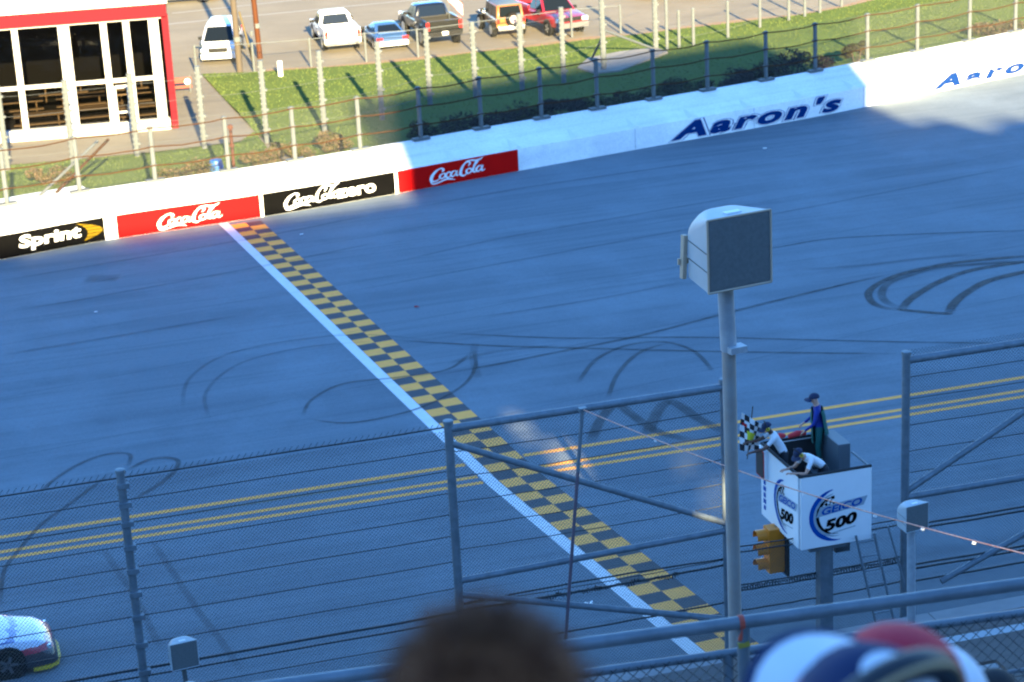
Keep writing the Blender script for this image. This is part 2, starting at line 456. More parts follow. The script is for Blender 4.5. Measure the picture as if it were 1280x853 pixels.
# finish line
F0 = Vector((-10.37, 81.83, 0)); UF = Vector((0.3485, -0.9374, 0)); WF = Vector((0.9374, 0.3485, 0)); CELL = 0.6096
def cell_obj(i, c):
    """row i (0 = the row whose yellow square is first), column c (0 left, 1 right)"""
    a = F0 + UF * ((i - 0.5) * CELL) + WF * ((c - 0.5) * CELL)
    vs = []
    for du, dw in ((0, 0), (0, 1), (1, 1), (1, 0)):
        q = a + UF * CELL * du + WF * CELL * dw; vs.append((q.x, q.y, tz(q) + 0.004))
    return vs
for i in range(-2, 80):
    for c in (0, 1):
        vs = cell_obj(i, c)
        p = Vector(vs[0]); s_, d_ = sd_of(p)
        if d_ < -0.5: continue
        L = wall_len(p); q, dd = wall_at(L)
        if i < 0 and (Vector((p.x, p.y, 0)) + WF * 0.3 - q).dot(Vector((-dd.y, dd.x, 0))) > -0.35: continue
        yellow = (i + c) % 2 == 0
        mb = MB(); mb.add(vs, [(0, 1, 2, 3)])
        mb.build('painted_square', 'paint_yellow' if yellow else 'paint_dark', track, recalc=False)
wf = [F0 + UF * t + WF * (-0.5 * CELL - 0.19) for t in (-0.9 + i * 1.0 for i in range(48))]
wf = [p for p in wf if sd_of(p)[1] > -0.8]
ribbon('finish_stripe', wf, 0.36, 'paint_white')
# three yellow lane lines, broken where the finish strip crosses
for d, wd in ((14.85, 0.21), (13.87, 0.19), (13.42, 0.19)):
    s_c = None
    for t in range(0, 5000):
        q = F0 + UF * (t * 0.01)
        if sd_of(q)[1] <= d: s_c = sd_of(q)[0]; break
    ribbon('yellow_lane_line', [fr(-70 + i * (s_c - 0.72 + 70) / 30, d) for i in range(31)], wd, 'paint_yellow')
    ribbon('yellow_lane_line', [fr(s_c + 0.98 + i * (75 - s_c) / 30, d) for i in range(31)], wd, 'paint_yellow')
ribbon('worn_lane_line', [fr(-40 + i * 1.5, 14.45) for i in range(25)], 0.06, mat('faded_yellow_paint', (0.22, 0.19, 0.12), 0.8))

# tyre rubber left on the track
def rubber(name, dens):
    m = bpy.data.materials.new(name); m.use_nodes = True; t = m.node_tree; L = t.links
    b = t.nodes['Principled BSDF']; b.inputs['Base Color'].default_value = (0.014, 0.015, 0.018, 1); b.inputs['Roughness'].default_value = 0.7
    tr = t.nodes.new('ShaderNodeBsdfTransparent'); mx = t.nodes.new('ShaderNodeMixShader')
    uv = t.nodes.new('ShaderNodeUVMap'); sp = t.nodes.new('ShaderNodeSeparateXYZ'); L.new(uv.outputs[0], sp.inputs[0])
    def ma(op, a, c=None):
        x = t.nodes.new('ShaderNodeMath'); x.operation = op
        for i, q in enumerate((a, c)):
            if q is None: continue
            if isinstance(q, float): x.inputs[i].default_value = q
            else: L.new(q, x.inputs[i])
        return x.outputs[0]
    def bell(o, k):
        inv = ma('SUBTRACT', 1.0, o); x = ma('MULTIPLY', o, inv); x = ma('MULTIPLY', x, k); return ma('MINIMUM', x, 1.0)
    tc = t.nodes.new('ShaderNodeTexCoord'); nz = t.nodes.new('ShaderNodeTexNoise'); nz.inputs['Scale'].default_value = 1.2; nz.inputs['Detail'].default_value = 5
    L.new(tc.outputs['Object'], nz.inputs['Vector'])
    nr = t.nodes.new('ShaderNodeMapRange'); nr.inputs[1].default_value = 0.3; nr.inputs[2].default_value = 0.65; nr.inputs[3].default_value = 0.55; nr.inputs[4].default_value = 1.0
    L.new(nz.outputs['Fac'], nr.inputs[0])
    f = ma('MULTIPLY', bell(sp.outputs[1], 6.0), bell(sp.outputs[0], 9.0)); f = ma('MULTIPLY', f, nr.outputs[0]); f = ma('MULTIPLY', f, float(dens))
    L.new(f, mx.inputs[0]); L.new(tr.outputs[0], mx.inputs[1]); L.new(b.outputs[0], mx.inputs[2]); L.new(mx.outputs[0], t.nodes['Material Output'].inputs[0])
    return m
RB = {'h': rubber('heavy_tyre_rubber', 0.95), 'm': rubber('tyre_rubber_mark', 0.55), 'l': rubber('faint_tyre_rubber', 0.26)}
SK = [
 ('h', .32, [(1300,319),(1230,325),(1180,331),(1130,342),(1100,354),(1086,366),(1090,378),(1105,385),(1128,388)]),
 ('h', .36, [(1126,389),(1135,377),(1150,366),(1180,350),(1220,337),(1300,325)]),
 ('h', .28, [(1120,387),(1160,391),(1192,393)]),
 ('h', .38, [(1186,393),(1192,380),(1210,365),(1240,350),(1300,336)]),
 ('m', .35, [(1128,387),(1108,378),(1102,367),(1110,355),(1135,345),(1180,334),(1300,326)]),
 ('l', .3, [(1230,318),(1150,324),(1080,332),(1000,338)]),
 ('m', .22, [(1110,343),(1000,369),(900,394),(800,420),(700,440),(620,456),(540,470)]),
 ('m', .16, [(540,416),(700,423),(860,422),(1000,425),(1130,428),(1300,430)]),
 ('m', .18, [(480,425),(600,432),(700,435),(900,440),(1130,443)]),
 ('m', .16, [(900,318),(969,310),(1038,299),(1150,293),(1300,288)]),
 ('m', .15, [(378,522),(390,500),(430,480),(500,472),(560,462),(590,440)]),
 ('m', .15, [(592,438),(594,460),(575,485),(520,512),(440,529),(385,524)]),
 ('l', .16, [(228,512),(236,475),(280,445),(360,427),(450,419),(540,426)]),
 ('l', .16, [(262,525),(258,490),(300,455),(380,435),(470,427)]),
 ('m', .38, [(738,556),(748,530),(762,511),(773,506),(790,519),(822,540),(870,552)]),
 ('m', .42, [(806,548),(815,530),(824,512),(836,503),(850,508),(875,525),(915,545)]),
 ('m', .18, [(722,480),(745,450),(785,432),(830,428),(868,440),(892,466)]),
 ('m', .18, [(760,498),(772,468),(798,442),(835,429)]),
 ('l', .3, [(560,455),(620,440),(700,432)]),
 ('l', .3, [(598,474),(592,450),(594,428)]),
 ('m', .16, [(50,618),(62,605),(89,586),(120,572),(148,567),(163,570),(160,584)]),
 ('m', .18, [(158,590),(175,580),(192,574),(212,573),(223,578),(216,592),(196,608),(165,626)]),
 ('m', .15, [(140,590),(120,606),(85,632),(52,656),(25,686),(5,715),(0,760)]),
 ('l', .22, [(188,674),(213,711),(233,742),(254,773),(275,800),(305,845)]),
 ('l', .22, [(128,684),(145,712),(168,745),(190,790),(203,815)]),
 ('l', .2, [(0,392),(120,372),(330,333),(480,302)]),
 ('l', .2, [(0,352),(150,327),(330,296),(470,268)]),
 ('l', .2, [(480,332),(620,300),(800,268),(960,240)]),
 ('l', .2, [(410,370),(600,335),(800,298),(1000,262),(1290,205)]),
 ('l', .25, [(520,260),(640,238),(760,220),(900,200)]),
 ('l', .25, [(0,445),(140,422),(300,395)]),
 ('l', .2, [(600,398),(760,372),(860,352)]),
 ('l', 1.0, [(105,350),(125,349),(150,348)]),
]
for i, (dn, wd, px) in enumerate(SK):
    P = smooth_poly([trk(x, y) for x, y in px], 7)
    P = [Vector((p.x, p.y, 0)) for p in P]
    ribbon('skid_mark', P, wd, RB[dn], dz=0.008 + 0.0004 * i, uv=True)
# paving seams along the apron
for k, off in enumerate((5.2, 10.4, 15.6, 20.8, 25.2)):
    pts = [wl(2 + j * 3.0, -off, 0) for j in range(48) if 2 + j * 3.0 < WLEN[-1]]
    pts = [p for p in pts if sd_of(p)[1] > 0.6]
    if len(pts) > 3: ribbon('paving_seam', pts, 0.05, RB['l'], dz=0.03, uv=True)
for k, d in enumerate((3.1, 6.2, 9.4)):
    ribbon('paving_seam', [fr(-60 + i * 3, d) for i in range(44)], 0.05, RB['l'], dz=0.03, uv=True)
# parking bay lines
M['lot_line'] = mat('worn_white_lot_paint', (0.26, 0.25, 0.23), 0.8)
for a, b in (((205, 30), (560, -5)), ((215, 16), (420, -6))):
    p, q = gnd(*a), gnd(*b); d = (q - p).normalized(); nn = Vector((-d.y, d.x, 0)) * 0.10
    mb = MB(); mb.add([(v.x, v.y, -0.04) for v in (p - nn, p + nn, q + nn, q - nn)], [(0, 1, 2, 3)])
    tag(mb.build('parking_line', 'lot_line', recalc=False), kind='structure')
# ================================================================== FAR WALL AND ITS SIGNS
WF_H, WT_B, WT_H = 0.95, 2.1, 1.5             # face height, depth of the sloping top, height at its back
wall = thing('barrier_wall', 'long white concrete barrier wall with painted adverts across the track', 'wall', (0, 0, 0))
mb = MB(); rings = []
Ltot = WLEN[-1]
for i in range(481):
    L = Ltot * i / 480
    rings.append([wl(L, 0, -0.04), wl(L, 0, WF_H - 0.02), wl(L, 0.03, WF_H), wl(L, WT_B, WT_H), wl(L, WT_B + 0.18, WT_H), wl(L, WT_B + 0.18, -0.04)])
M['wall_paint'] = asphalt('scuffed_white_wall_paint', (0.80, 0.80, 0.79), (0.62, 0.63, 0.64), R_(27), 0.35); mb.loft(rings); mb.build('wall_body', 'wall_paint', wall)
mb = MB(); L = 1.0
while L < Ltot - 1:                            # low fillets where the sloping cap meets the face
    a, b, c, d = wl(L - 0.28, 0.05, WF_H + 0.012), wl(L + 0.28, 0.05, WF_H + 0.012), wl(L, 0.9, WF_H + 0.245), wl(L, 0.07, WF_H + 0.09)
    mb.add([a, b, c, d], [(0, 1, 3), (1, 2, 3), (2, 0, 3)]); L += 2.9
tag(mb.build('cap_fillets', 'white', wall), kind='stuff')
mb = MB(); L = 0.5
M['joint'] = mat('wall_joint_grime', (0.45, 0.46, 0.47), 0.8)
while L < Ltot - 1:
    p, d = wall_at(L); ang = math.atan2(d.y, d.x)
    j = MB(); j.box(wl(L, -0.002, 0.47), (0.03, 0.012, 0.92), Matrix.Rotation(ang, 3, 'Z')); j.build('panel_joint', 'joint', wall); L += 6.1

def base_px(x):                                # photo height of the wall's foot under photo column x
    T = [(0, 325), (130, 301), (330, 271), (500, 241.5), (650, 213.5), (830, 181), (1000, 150), (1100, 130), (1280, 92), (1500, 45)]
    for (xa, ya), (xb, yb) in zip(T, T[1:]):
        if x <= xb: return ya + (yb - ya) * (x - xa) / (xb - xa)
def Lpx(x): return wall_len(gnd(x, base_px(x)))
def sign_panel(x0, x1, material, label):
    a, b = Lpx(x0), Lpx(x1); r = []
    for i in range(9):
        L = a + (b - a) * i / 8
        r.append([wl(L, -0.030, 0.015), wl(L, -0.030, 0.925), wl(L, 0.03, 0.925), wl(L, 0.03, 0.015)])
    m_ = MB(); m_.loft(r); o = m_.build('sign_panel', material, wall); o['label'] = label
    return o, a, b
def fit(o, L0, L1, z0, z1, back=-0.042):
    me = o.data; xs = [v.co.x for v in me.vertices]; zs = [v.co.z for v in me.vertices]
    sx = (L1 - L0) / (max(xs) - min(xs)); sz = (z1 - z0) / (max(zs) - min(zs)); cx = (max(xs) + min(xs)) / 2; cz = min(zs)
    Lm = (L0 + L1) / 2
    for v in me.vertices:
        L = Lm + (v.co.x - cx) * sx
        q = wl(L, back + v.co.y, z0 + (v.co.z - cz) * sz); v.co = q
    return o
def stroke_mesh(strokes, thick=0.006):
    """pen strokes (list of (points, widths)) as flat ribbons in XZ, facing -Y"""
    m_ = MB()
    for k, (pts, ws) in enumerate(strokes):
        P = smooth_poly([Vector((p[0], 0, p[1])) for p in pts], 5); n = len(P)
        vs = []
        for i, p in enumerate(P):
            d = (P[min(i + 1, n - 1)] - P[max(i - 1, 0)]).normalized(); nn = Vector((-d.z, 0, d.x))
            f = i / (n - 1) * (len(ws) - 1); j = min(int(f), len(ws) - 2); wd = ws[j] + (ws[j + 1] - ws[j]) * (f - j)
            y = -0.0006 * k
            vs += [p + nn * wd / 2 + Vector((0, y, 0)), p - nn * wd / 2 + Vector((0, y, 0))]
        m_.add(vs, [(2 * i, 2 * i + 1, 2 * i + 3, 2 * i + 2) for i in range(n - 1)])
    return m_
SCRIPT = [
 ([(0.66, 0.62), (0.74, 0.74), (0.66, 0.86), (0.50, 0.84), (0.28, 0.66), (0.12, 0.38), (0.10, 0.14), (0.24, 0.04), (0.44, 0.12), (0.58, 0.26)], [.05, .12, .10, .08, .14, .17, .16, .10, .06, .03]),
 ([(0.10, 0.20), (0.08, 0.0), (0.20, -0.12), (0.50, -0.06), (0.85, 0.06), (1.10, 0.02), (1.30, -0.08)], [.03, .07, .08, .09, .11, .09, .02]),
 ([(0.72, 0.50), (0.56, 0.40), (0.54, 0.24), (0.64, 0.16), (0.78, 0.26), (0.82, 0.42), (0.72, 0.50), (0.66, 0.44)], [.08, .10, .10, .08, .10, .10, .08, .05]),
 ([(1.10, 0.48), (0.98, 0.52), (0.86, 0.38), (0.86, 0.22), (0.98, 0.16), (1.14, 0.30)], [.10, .08, .10, .11, .08, .04]),
 ([(1.40, 0.50), (1.24, 0.52), (1.12, 0.38), (1.12, 0.22), (1.22, 0.17), (1.36, 0.34), (1.42, 0.52), (1.38, 0.28), (1.44, 0.18), (1.58, 0.28)], [.07, .09, .11, .11, .08, .07, .10, .11, .08, .03]),
 ([(1.52, 0.34), (1.66, 0.36)], [.07, .07]),
 ([(2.02, 0.70), (2.12, 0.86), (2.06, 0.98), (1.88, 0.94), (1.72, 0.72), (1.62, 0.42), (1.62, 0.18), (1.74, 0.08), (1.90, 0.16), (2.00, 0.28)], [.04, .10, .09, .08, .12, .15, .15, .10, .06, .03]),
 ([(1.78, 0.86), (1.96, 1.04), (2.22, 1.06), (2.44, 1.00), (2.66, 1.04), (2.80, 1.16)], [.03, .08, .10, .11, .09, .03]),
 ([(2.06, 0.52), (1.92, 0.42), (1.92, 0.26), (2.02, 0.18), (2.16, 0.28), (2.18, 0.44), (2.06, 0.52), (2.0, 0.46)], [.08, .10, .10, .08, .10, .10, .08, .05]),
 ([(2.16, 0.30), (2.34, 0.60), (2.52, 0.90), (2.56, 1.00), (2.46, 0.96), (2.32, 0.62), (2.26, 0.30), (2.34, 0.20), (2.46, 0.30)], [.03, .05, .07, .06, .08, .12, .12, .08, .03]),
 ([(2.72, 0.56), (2.56, 0.56), (2.44, 0.42), (2.44, 0.26), (2.54, 0.20), (2.68, 0.38), (2.76, 0.58), (2.70, 0.30), (2.76, 0.20), (2.90, 0.30)], [.07, .09, .11, .11, .08, .07, .10, .11, .08, .03]),
]
def script_sign(x0, x1, z0, z1):
    o = stroke_mesh(SCRIPT).build('script_lettering', 'sign_white', wall, recalc=False)
    return fit(o, Lpx(x0), Lpx(x1), z0, z1, back=-0.038)

sp_, a_, b_ = sign_panel(-70, 132, 'sign_black', 'black advert panel with white Sprint lettering')
fit(text_obj('Sprint', 1, 'lettering', 'sign_white', wall, offset=0.035, shear=0.08), Lpx(25), Lpx(103), 0.16, 0.80)
m_ = MB()                                       # yellow wing mark of fanned blades
def bez(p0, p1, p2, t): return tuple(p0[i] * (1 - t) ** 2 + 2 * p1[i] * t * (1 - t) + p2[i] * t * t for i in (0, 1))
for i in range(6):
    t0, t1 = i / 6, (i + 0.84) / 6; q = []
    for t, p1 in ((t0, (0.68, 0.55)), (t1, (0.68, 0.55)), (t1, (1.80, 0.52)), (t0, (1.80, 0.52))):
        q.append(bez((0, 1), p1, (0.2, 0), t))
    m_.add([Vector((a, 0, b)) for a, b in q], [(0, 1, 2, 3)])
fit(m_.build('wing_emblem', 'sign_yellow', wall, recalc=False), Lpx(98), Lpx(130), 0.14, 0.86)
sign_panel(148, 326, 'sign_red', 'red advert panel with white script lettering beside the finish line')
script_sign(197, 279, 0.06, 0.86)
sign_panel(330.5, 494, 'sign_black', 'black advert panel with white script lettering')
script_sign(355, 428, 0.10, 0.92)
fit(text_obj('zero', 1, 'lettering', 'sign_white', wall, offset=0.03), Lpx(421), Lpx(470), 0.24, 0.62, back=-0.047)
sign_panel(498.5, 648, 'sign_red', 'red advert panel with white script lettering in the shade')
script_sign(537, 607, 0.10, 0.90)
def aarons(x0, x1, z0, z1, main, spacing, off):
    w0, w1 = Lpx(x0), Lpx(x1)
    ref = text_obj("Aaron's", 1, 'lettering', main, wall, shear=0.28, offset=off, spacing=spacing)
    xs = [v.co.x for v in ref.data.vertices]; zs = [v.co.z for v in ref.data.vertices]
    kx = (w1 - w0) / (max(xs) - min(xs)); kz = (z1 - z0) / (max(zs) - min(zs))
    fit(ref, w0, w1, z0, z1, -0.029)
    for name, more, mt, back in (('letter_outline', 0.050, main, -0.014), ('letter_border', 0.034, 'sign_white', -0.021)):
        fit(text_obj("Aaron's", 1, name, mt, wall, shear=0.28, offset=off + more, spacing=spacing), w0 - more * kx, w1 + more * kx, z0 - more * kz, z1 + more * kz, back)
aarons(838, 1051, 0.09, 0.88, 'sign_navy', 1.22, 0.045)
fit(text_obj("Aaron's", 1, 'lettering', 'sign_navy', wall, shear=0.28, offset=0.055, spacing=1.35), Lpx(1165), Lpx(1345), 0.10, 0.78, -0.012)

# ================================================================== FENCES BEYOND THE WALL
fence = thing('chain_link_fence', 'chain-link fence with rusty cables standing on the white barrier wall', 'fence')
PX1 = [(-95, 262), (2, 252), (99, 240), (195, 228), (287, 215), (372, 203), (455, 190), (534, 178), (611, 165), (686, 152), (756, 140), (827, 128), (893, 116), (962, 102), (1025, 91), (1089, 78), (1153, 66), (1213, 52), (1272, 41), (1335, 26)]
L1 = [wall_len(gnd(x, y, WT_H)) for x, y in PX1]
TOP1 = WT_H + 2.25
zc1 = [WT_H + 2.25 * k for k in (0.97, 0.64, 0.30)]
for L in L1:
    b = wl(L, WT_B - 0.02, WT_H)
    m_ = MB(); m_.tube([b, b + Vector((0, 0, 2.25))], 0.092, 8)
    p, d = wall_at(L); ang = math.atan2(d.y, d.x); rot = Matrix.Rotation(ang, 3, 'Z')
    m_.box(b + Vector((0, 0, 0.05)), (0.75, 0.30, 0.10), rot)
    for z in zc1: m_.box((b.x, b.y, z), (0.24, 0.17, 0.06), rot)
    m_.build('post', 'galv_pale', fence)
rnd = random.Random(5)
for z in zc1:
    pts = []
    for a, b in zip(L1, L1[1:]):
        for k in range(5):
            t = k / 5; pts.append(wl(a + (b - a) * t, WT_B - 0.11, z - 0.10 * math.sin(math.pi * t) * rnd.uniform(0.6, 1)))
    m_ = MB(); m_.tube(pts, 0.026, 5); m_.build('rusty_cable', 'rust', fence)
m_ = MB()
for a, b in zip(L1, L1[1:]):
    p = wl(a, WT_B + 0.06, WT_H); q = wl(b, WT_B + 0.06, WT_H)
    e_ = q - p; W_ = e_.length; e_.normalize()
    chainlink(m_, p, e_, Vector((0, 0, 1)), W_, 2.2, 0.10, 0.0034)
tag(m_.build('wire_mesh', 'wire_grey', fence, recalc=False), kind='stuff')

fence2 = thing('cable_fence', 'tall pale steel posts with cables standing in the grass verge', 'fence')
PX2 = [(-70, 222), (10, 213), (92, 205), (172, 196), (256, 186), (334, 178), (406, 165), (478, 152), (538, 133), (595, 124), (653, 113), (705, 104), (755, 90), (820, 63)]
B2 = [gnd(x, y) for x, y in PX2]
zc2 = (0.6, 1.5, 2.4, 3.3)
for i, b in enumerate(B2):
    m_ = MB(); h_ = 3.75 if i < 12 else 4.6
    m_.tube([(b.x, b.y, -0.03), (b.x, b.y, h_)], 0.125 if i < 12 else 0.14, 8)
    for z in zc2:
        m_.box((b.x + 0.08, b.y - 0.05, z), (0.26, 0.12, 0.10)); 
    for k in range(14): m_.box((b.x, b.y - 0.08, 0.35 + k * 0.24), (0.25, 0.05, 0.07))
    m_.build('post', 'galv_pale', fence2)
for z in zc2:
    pts = []
    for a, b in zip(B2, B2[1:]):
        for k in range(4): q = Vector(a).lerp(Vector(b), k / 4); pts.append((q.x, q.y - 0.1, z - 0.05 * math.sin(math.pi * k / 4)))
    m_ = MB(); m_.tube(pts, 0.007, 4); m_.build('cable', 'wire_grey', fence2)
t_ = B2[12]
m_ = MB(); m_.tube([(t_.x + 0.05, t_.y, 2.1), (B2[13].x - 0.1, B2[13].y - 0.1, 0.1)], 0.06, 8); m_.build('brace', 'galv_pale', fence2)
q = gnd(738, 77); m_ = MB(); m_.tube([(t_.x - 0.05, t_.y, 1.7), (q.x, q.y, 0)], 0.06, 8); m_.build('brace', 'galv_pale', fence2)

fence3 = thing('lot_fence', 'low chain-link fence with pale posts along the parking lot edge', 'fence')
B3 = [gnd(x, y) for x, y in ((246, 93), (318, 90), (389, 84), (458, 77), (523, 72), (590, 63), (653, 54), (715, 46), (776, 41))]
for b in B3:
    m_ = MB(); m_.tube([(b.x, b.y, -0.03), (b.x, b.y, 1.5)], 0.06, 8); m_.lathe([(0.0, 1.56), (0.06, 1.53), (0.07, 1.49)], 8, (b.x, b.y, 0)); m_.build('post', 'galv_pale', fence3)
m_ = MB(); m_.tube([(b.x, b.y, 1.47) for b in B3], 0.022, 6); m_.build('top_rail', 'galv_pale', fence3)
m_ = MB()
for a, b in zip(B3, B3[1:]):
    e_ = Vector((b.x - a.x, b.y - a.y, 0)); W_ = e_.length; e_.normalize()
    chainlink(m_, (a.x, a.y, 0.05), e_, Vector((0, 0, 1)), W_, 1.4, 0.12, 0.002)
tag(m_.build('wire_mesh', 'wire_grey', fence3, recalc=False), kind='stuff')
fence4 = thing('lot_fence', 'row of short pale fence posts past the concrete slab on the verge', 'fence')
B4 = [gnd(x, y) for x, y in ((834, 63), (849, 60), (867, 57), (910, 48), (950, 36), (986, 27), (1006, 22), (1025, 17), (1052, 9))]
for i, b in enumerate(B4):
    m_ = MB(); h_ = 2.6 if i == 0 else 1.95
    m_.tube([(b.x, b.y, -0.03), (b.x, b.y, h_)], 0.085, 8); m_.lathe([(0.0, h_ + .07), (0.08, h_ + .03), (0.1, h_ - .02)], 8, (b.x, b.y, 0)); m_.build('post', 'galv_pale', fence4)
for z in (0.5, 1.2, 1.9):
    m_ = MB(); m_.tube([(b.x, b.y, z) for b in B4], 0.008, 5); m_.build('cable', 'wire_grey', fence4)

# brace frame and plinth behind the wall near the building
o = thing('fence_brace', 'pair of rusty slanting brace pipes on a white concrete plinth behind the wall', 'brace')
Lb = Lpx(92)
m_ = MB(); rot = Matrix.Rotation(math.atan2(*reversed(wall_at(Lb)[1].to_2d())), 3, 'Z')
m_.box(wl(Lb, 3.0, 0.68), (3.4, 1.3, 1.42), rot); m_.build('plinth', 'white', o, bevel=0.04)
for dx in (0, 0.5):
    m_ = MB(); a = wl(Lb - 0.2 + dx, 3.0, 1.4); b = wl(Lb + 2.3 + dx * 0.6, 4.4, 2.9)
    m_.tube([a, b], 0.06, 8); m_.build('brace_pipe', 'rust' if dx else 'galv_pale', o)

# slab on the verge
c = gnd(778, 78); m_ = MB()
qs = [gnd(*q) for q in ((722, 88), (745, 95), (775, 92), (835, 68), (820, 63), (775, 68), (735, 76))]
m_.prism([(q.x, q.y) for q in qs], 0.0, 0.16, lambda u, v, w_: Vector((u, v, w_)))
tag(m_.build('concrete_slab', 'concrete', bevel=0.02), 'weathered grey concrete slab lying in the grass beside a tall post', 'slab')

# ================================================================== BUILDING
B0, B1 = gnd(0, 178), gnd(218, 160)
bx = (B1 - B0).normalized(); byv = Vector((-bx.y, bx.x, 0))
bang = math.atan2(bx.y, bx.x)
bld = thing('glazed_building', 'white framed glass building with red roof trim behind the barrier wall', 'building', (B1.x, B1.y, 0), bang)
# local frame: x along the front (0 at the right corner, negative to the left), y into the building
M['bld_white'] = mat('white_building_frame', (0.42, 0.41, 0.40), 0.6, noise=(1.5, 0.7, (0.36, 0.35, 0.34)))
M['bld_red'] = mat('red_building_trim', (0.125, 0.0085, 0.015), 0.5, spec=0.04, noise=(1.0, 0.7, (0.105, 0.008, 0.013)))
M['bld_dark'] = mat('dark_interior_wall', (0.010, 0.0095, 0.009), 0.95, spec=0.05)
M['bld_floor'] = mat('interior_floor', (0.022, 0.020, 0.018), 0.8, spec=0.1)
M['wood'] = mat('pine_table_top', (0.20, 0.125, 0.055), 0.7, noise=(6, 0.5, (0.15, 0.09, 0.042)))
BW, BD, BH = 24.0, 11.0, 5.35
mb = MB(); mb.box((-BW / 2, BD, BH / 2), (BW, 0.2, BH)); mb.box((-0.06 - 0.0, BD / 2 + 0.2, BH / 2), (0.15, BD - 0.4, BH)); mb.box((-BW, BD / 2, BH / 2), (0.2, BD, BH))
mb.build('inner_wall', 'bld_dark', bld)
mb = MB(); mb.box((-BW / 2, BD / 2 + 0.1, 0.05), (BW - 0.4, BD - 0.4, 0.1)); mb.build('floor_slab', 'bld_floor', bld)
mb = MB(); mb.box((-BW / 2, BD / 2 - 0.15, BH + 0.66), (BW + 0.5, BD + 0.8, 0.16)); mb.build('roof', 'bld_white', bld)
mb = MB(); mb.box((-BW / 2, -0.18, BH + 0.27), (BW + 0.3, 0.5, 0.60)); mb.box((0.12, BD / 2, BH + 0.27), (0.10, BD, 0.60)); mb.build('fascia', 'bld_red', bld)
mb = MB(); mb.box((0.06, 0.02, BH / 2), (0.30, 0.34, BH)); mb.build('corner_post', 'bld_red', bld)
mb = MB(); mb.box((-BW / 2 - 0.1, -0.06, 0.26), (BW - 0.1, 0.42, 0.52)); mb.build('sill_wall', 'bld_white', bld)
cols = [(-0.48, 0.46), (-1.72, 0.30), (-2.75, 0.30), (-4.55, 0.52), (-6.75, 0.28), (-9.1, 0.5), (-11.4, 0.3), (-13.8, 0.5), (-16.2, 0.3), (-18.6, 0.5), (-21, 0.3), (-23.6, 0.5)]
for x, w_ in cols:
    mb = MB(); mb.box((x, -0.02, 0.52 + (BH - 0.62) / 2), (w_, 0.28, BH - 0.62)); mb.build('frame_post', 'bld_white', bld, bevel=0.01)
mb = MB(); mb.box((-BW / 2, -0.02, BH - 0.07), (BW - 0.2, 0.30, 0.16)); mb.build('head_rail', 'bld_white', bld)
mgl = bpy.data.materials.new('window_glass'); mgl.use_nodes = True
t = mgl.node_tree; gb = t.nodes['Principled BSDF']; gb.inputs['Base Color'].default_value = (0.0015, 0.0015, 0.0015, 1); gb.inputs['Roughness'].default_value = 0.04; gb.inputs['Specular IOR Level'].default_value = 0.25
tr = t.nodes.new('ShaderNodeBsdfTransparent'); tr.inputs[0].default_value = (0.9, 0.9, 0.9, 1); mx = t.nodes.new('ShaderNodeMixShader'); mx.inputs[0].default_value = 0.25
t.links.new(tr.outputs[0], mx.inputs[1]); t.links.new(gb.outputs[0], mx.inputs[2]); t.links.new(mx.outputs[0], t.nodes['Material Output'].inputs[0])
M['pane'] = mgl
edges = sorted([c[0] for c in cols]); 
cs = sorted(cols)
for (xa, wa), (xb, wb) in zip(cs, cs[1:]):
    l, r = xa + wa / 2, xb - wb / 2
    door = abs(xa + 2.75) < 0.01
    mb = MB(); mb.box(((l + r) / 2, 0.0, 2.46), (r - l, 0.16, 0.18)); mb.build('transom', 'bld_white', bld)
    for z0, z1 in ((0.52, 2.37), (2.55, BH - 0.15)):
        if door and z0 < 1: continue
        mb = MB(); mb.box(((l + r) / 2, 0.03, (z0 + z1) / 2), (r - l, 0.02, z1 - z0)); mb.build('pane', 'pane', bld)
    if door:
        dr = MB(); dr.box((l + 0.06, -0.22, 1.12), (0.12, 0.1, 2.24)); dr.box((r - 0.06, -0.22, 1.12), (0.12, 0.1, 2.24)); dr.box(((l + r) / 2, -0.22, 2.19), (r - l - .24, 0.1, 0.14)); dr.box(((l + r) / 2, -0.22, 1.0), (r - l - .24, 0.1, 0.10)); dr.box(((l + r) / 2, -0.22, 0.1), (r - l - .24, 0.1, 0.2))
        do = dr.build('door', 'bld_white', bld)
        for z0, z1 in ((0.2, 0.95), (1.05, 2.12)):
            mb = MB(); mb.box(((l + r) / 2, -0.22, (z0 + z1) / 2), (r - l - 0.24, 0.02, z1 - z0)); mb.build('pane', 'pane', do)
        mb = MB(); mb.tube([(r - 0.16, -0.32, 0.9), (r - 0.16, -0.32, 1.3)], 0.02, 6); mb.build('handle', 'chrome', do)
# tables inside
def table_at(x, y, lab, ln=2.4):
    p = bld.matrix_world @ Vector((x, y, 0)) if False else Vector((B1.x, B1.y, 0)) + bx * x + byv * y
    tb = thing('picnic_table', lab, 'table', (p.x, p.y, 0.1), bang + 0.06, 'tables inside the glass building')
    mb = MB()
    for k in range(4): mb.box((0, -0.33 + k * 0.22, 0.76), (ln, 0.20, 0.05))
    mb.build('table_top', 'wood', tb)
    for sy in (-1, 1):
        mb = MB(); mb.box((0, sy * 0.75, 0.46), (ln, 0.26, 0.05)); mb.build('bench', 'wood', tb)
    for sx in (-1, 1):
        mb = MB(); mb.box((sx * ln * 0.36, 0, 0.40), (0.08, 1.6, 0.08))
        mb.tube([(sx * ln * 0.36, -0.55, 0.0), (sx * ln * 0.36, -0.25, 0.735)], 0.04, 6); mb.tube([(sx * ln * 0.36, 0.55, 0.0), (sx * ln * 0.36, 0.25, 0.735)], 0.04, 6)
        mb.build('leg_frame', 'wood', tb)
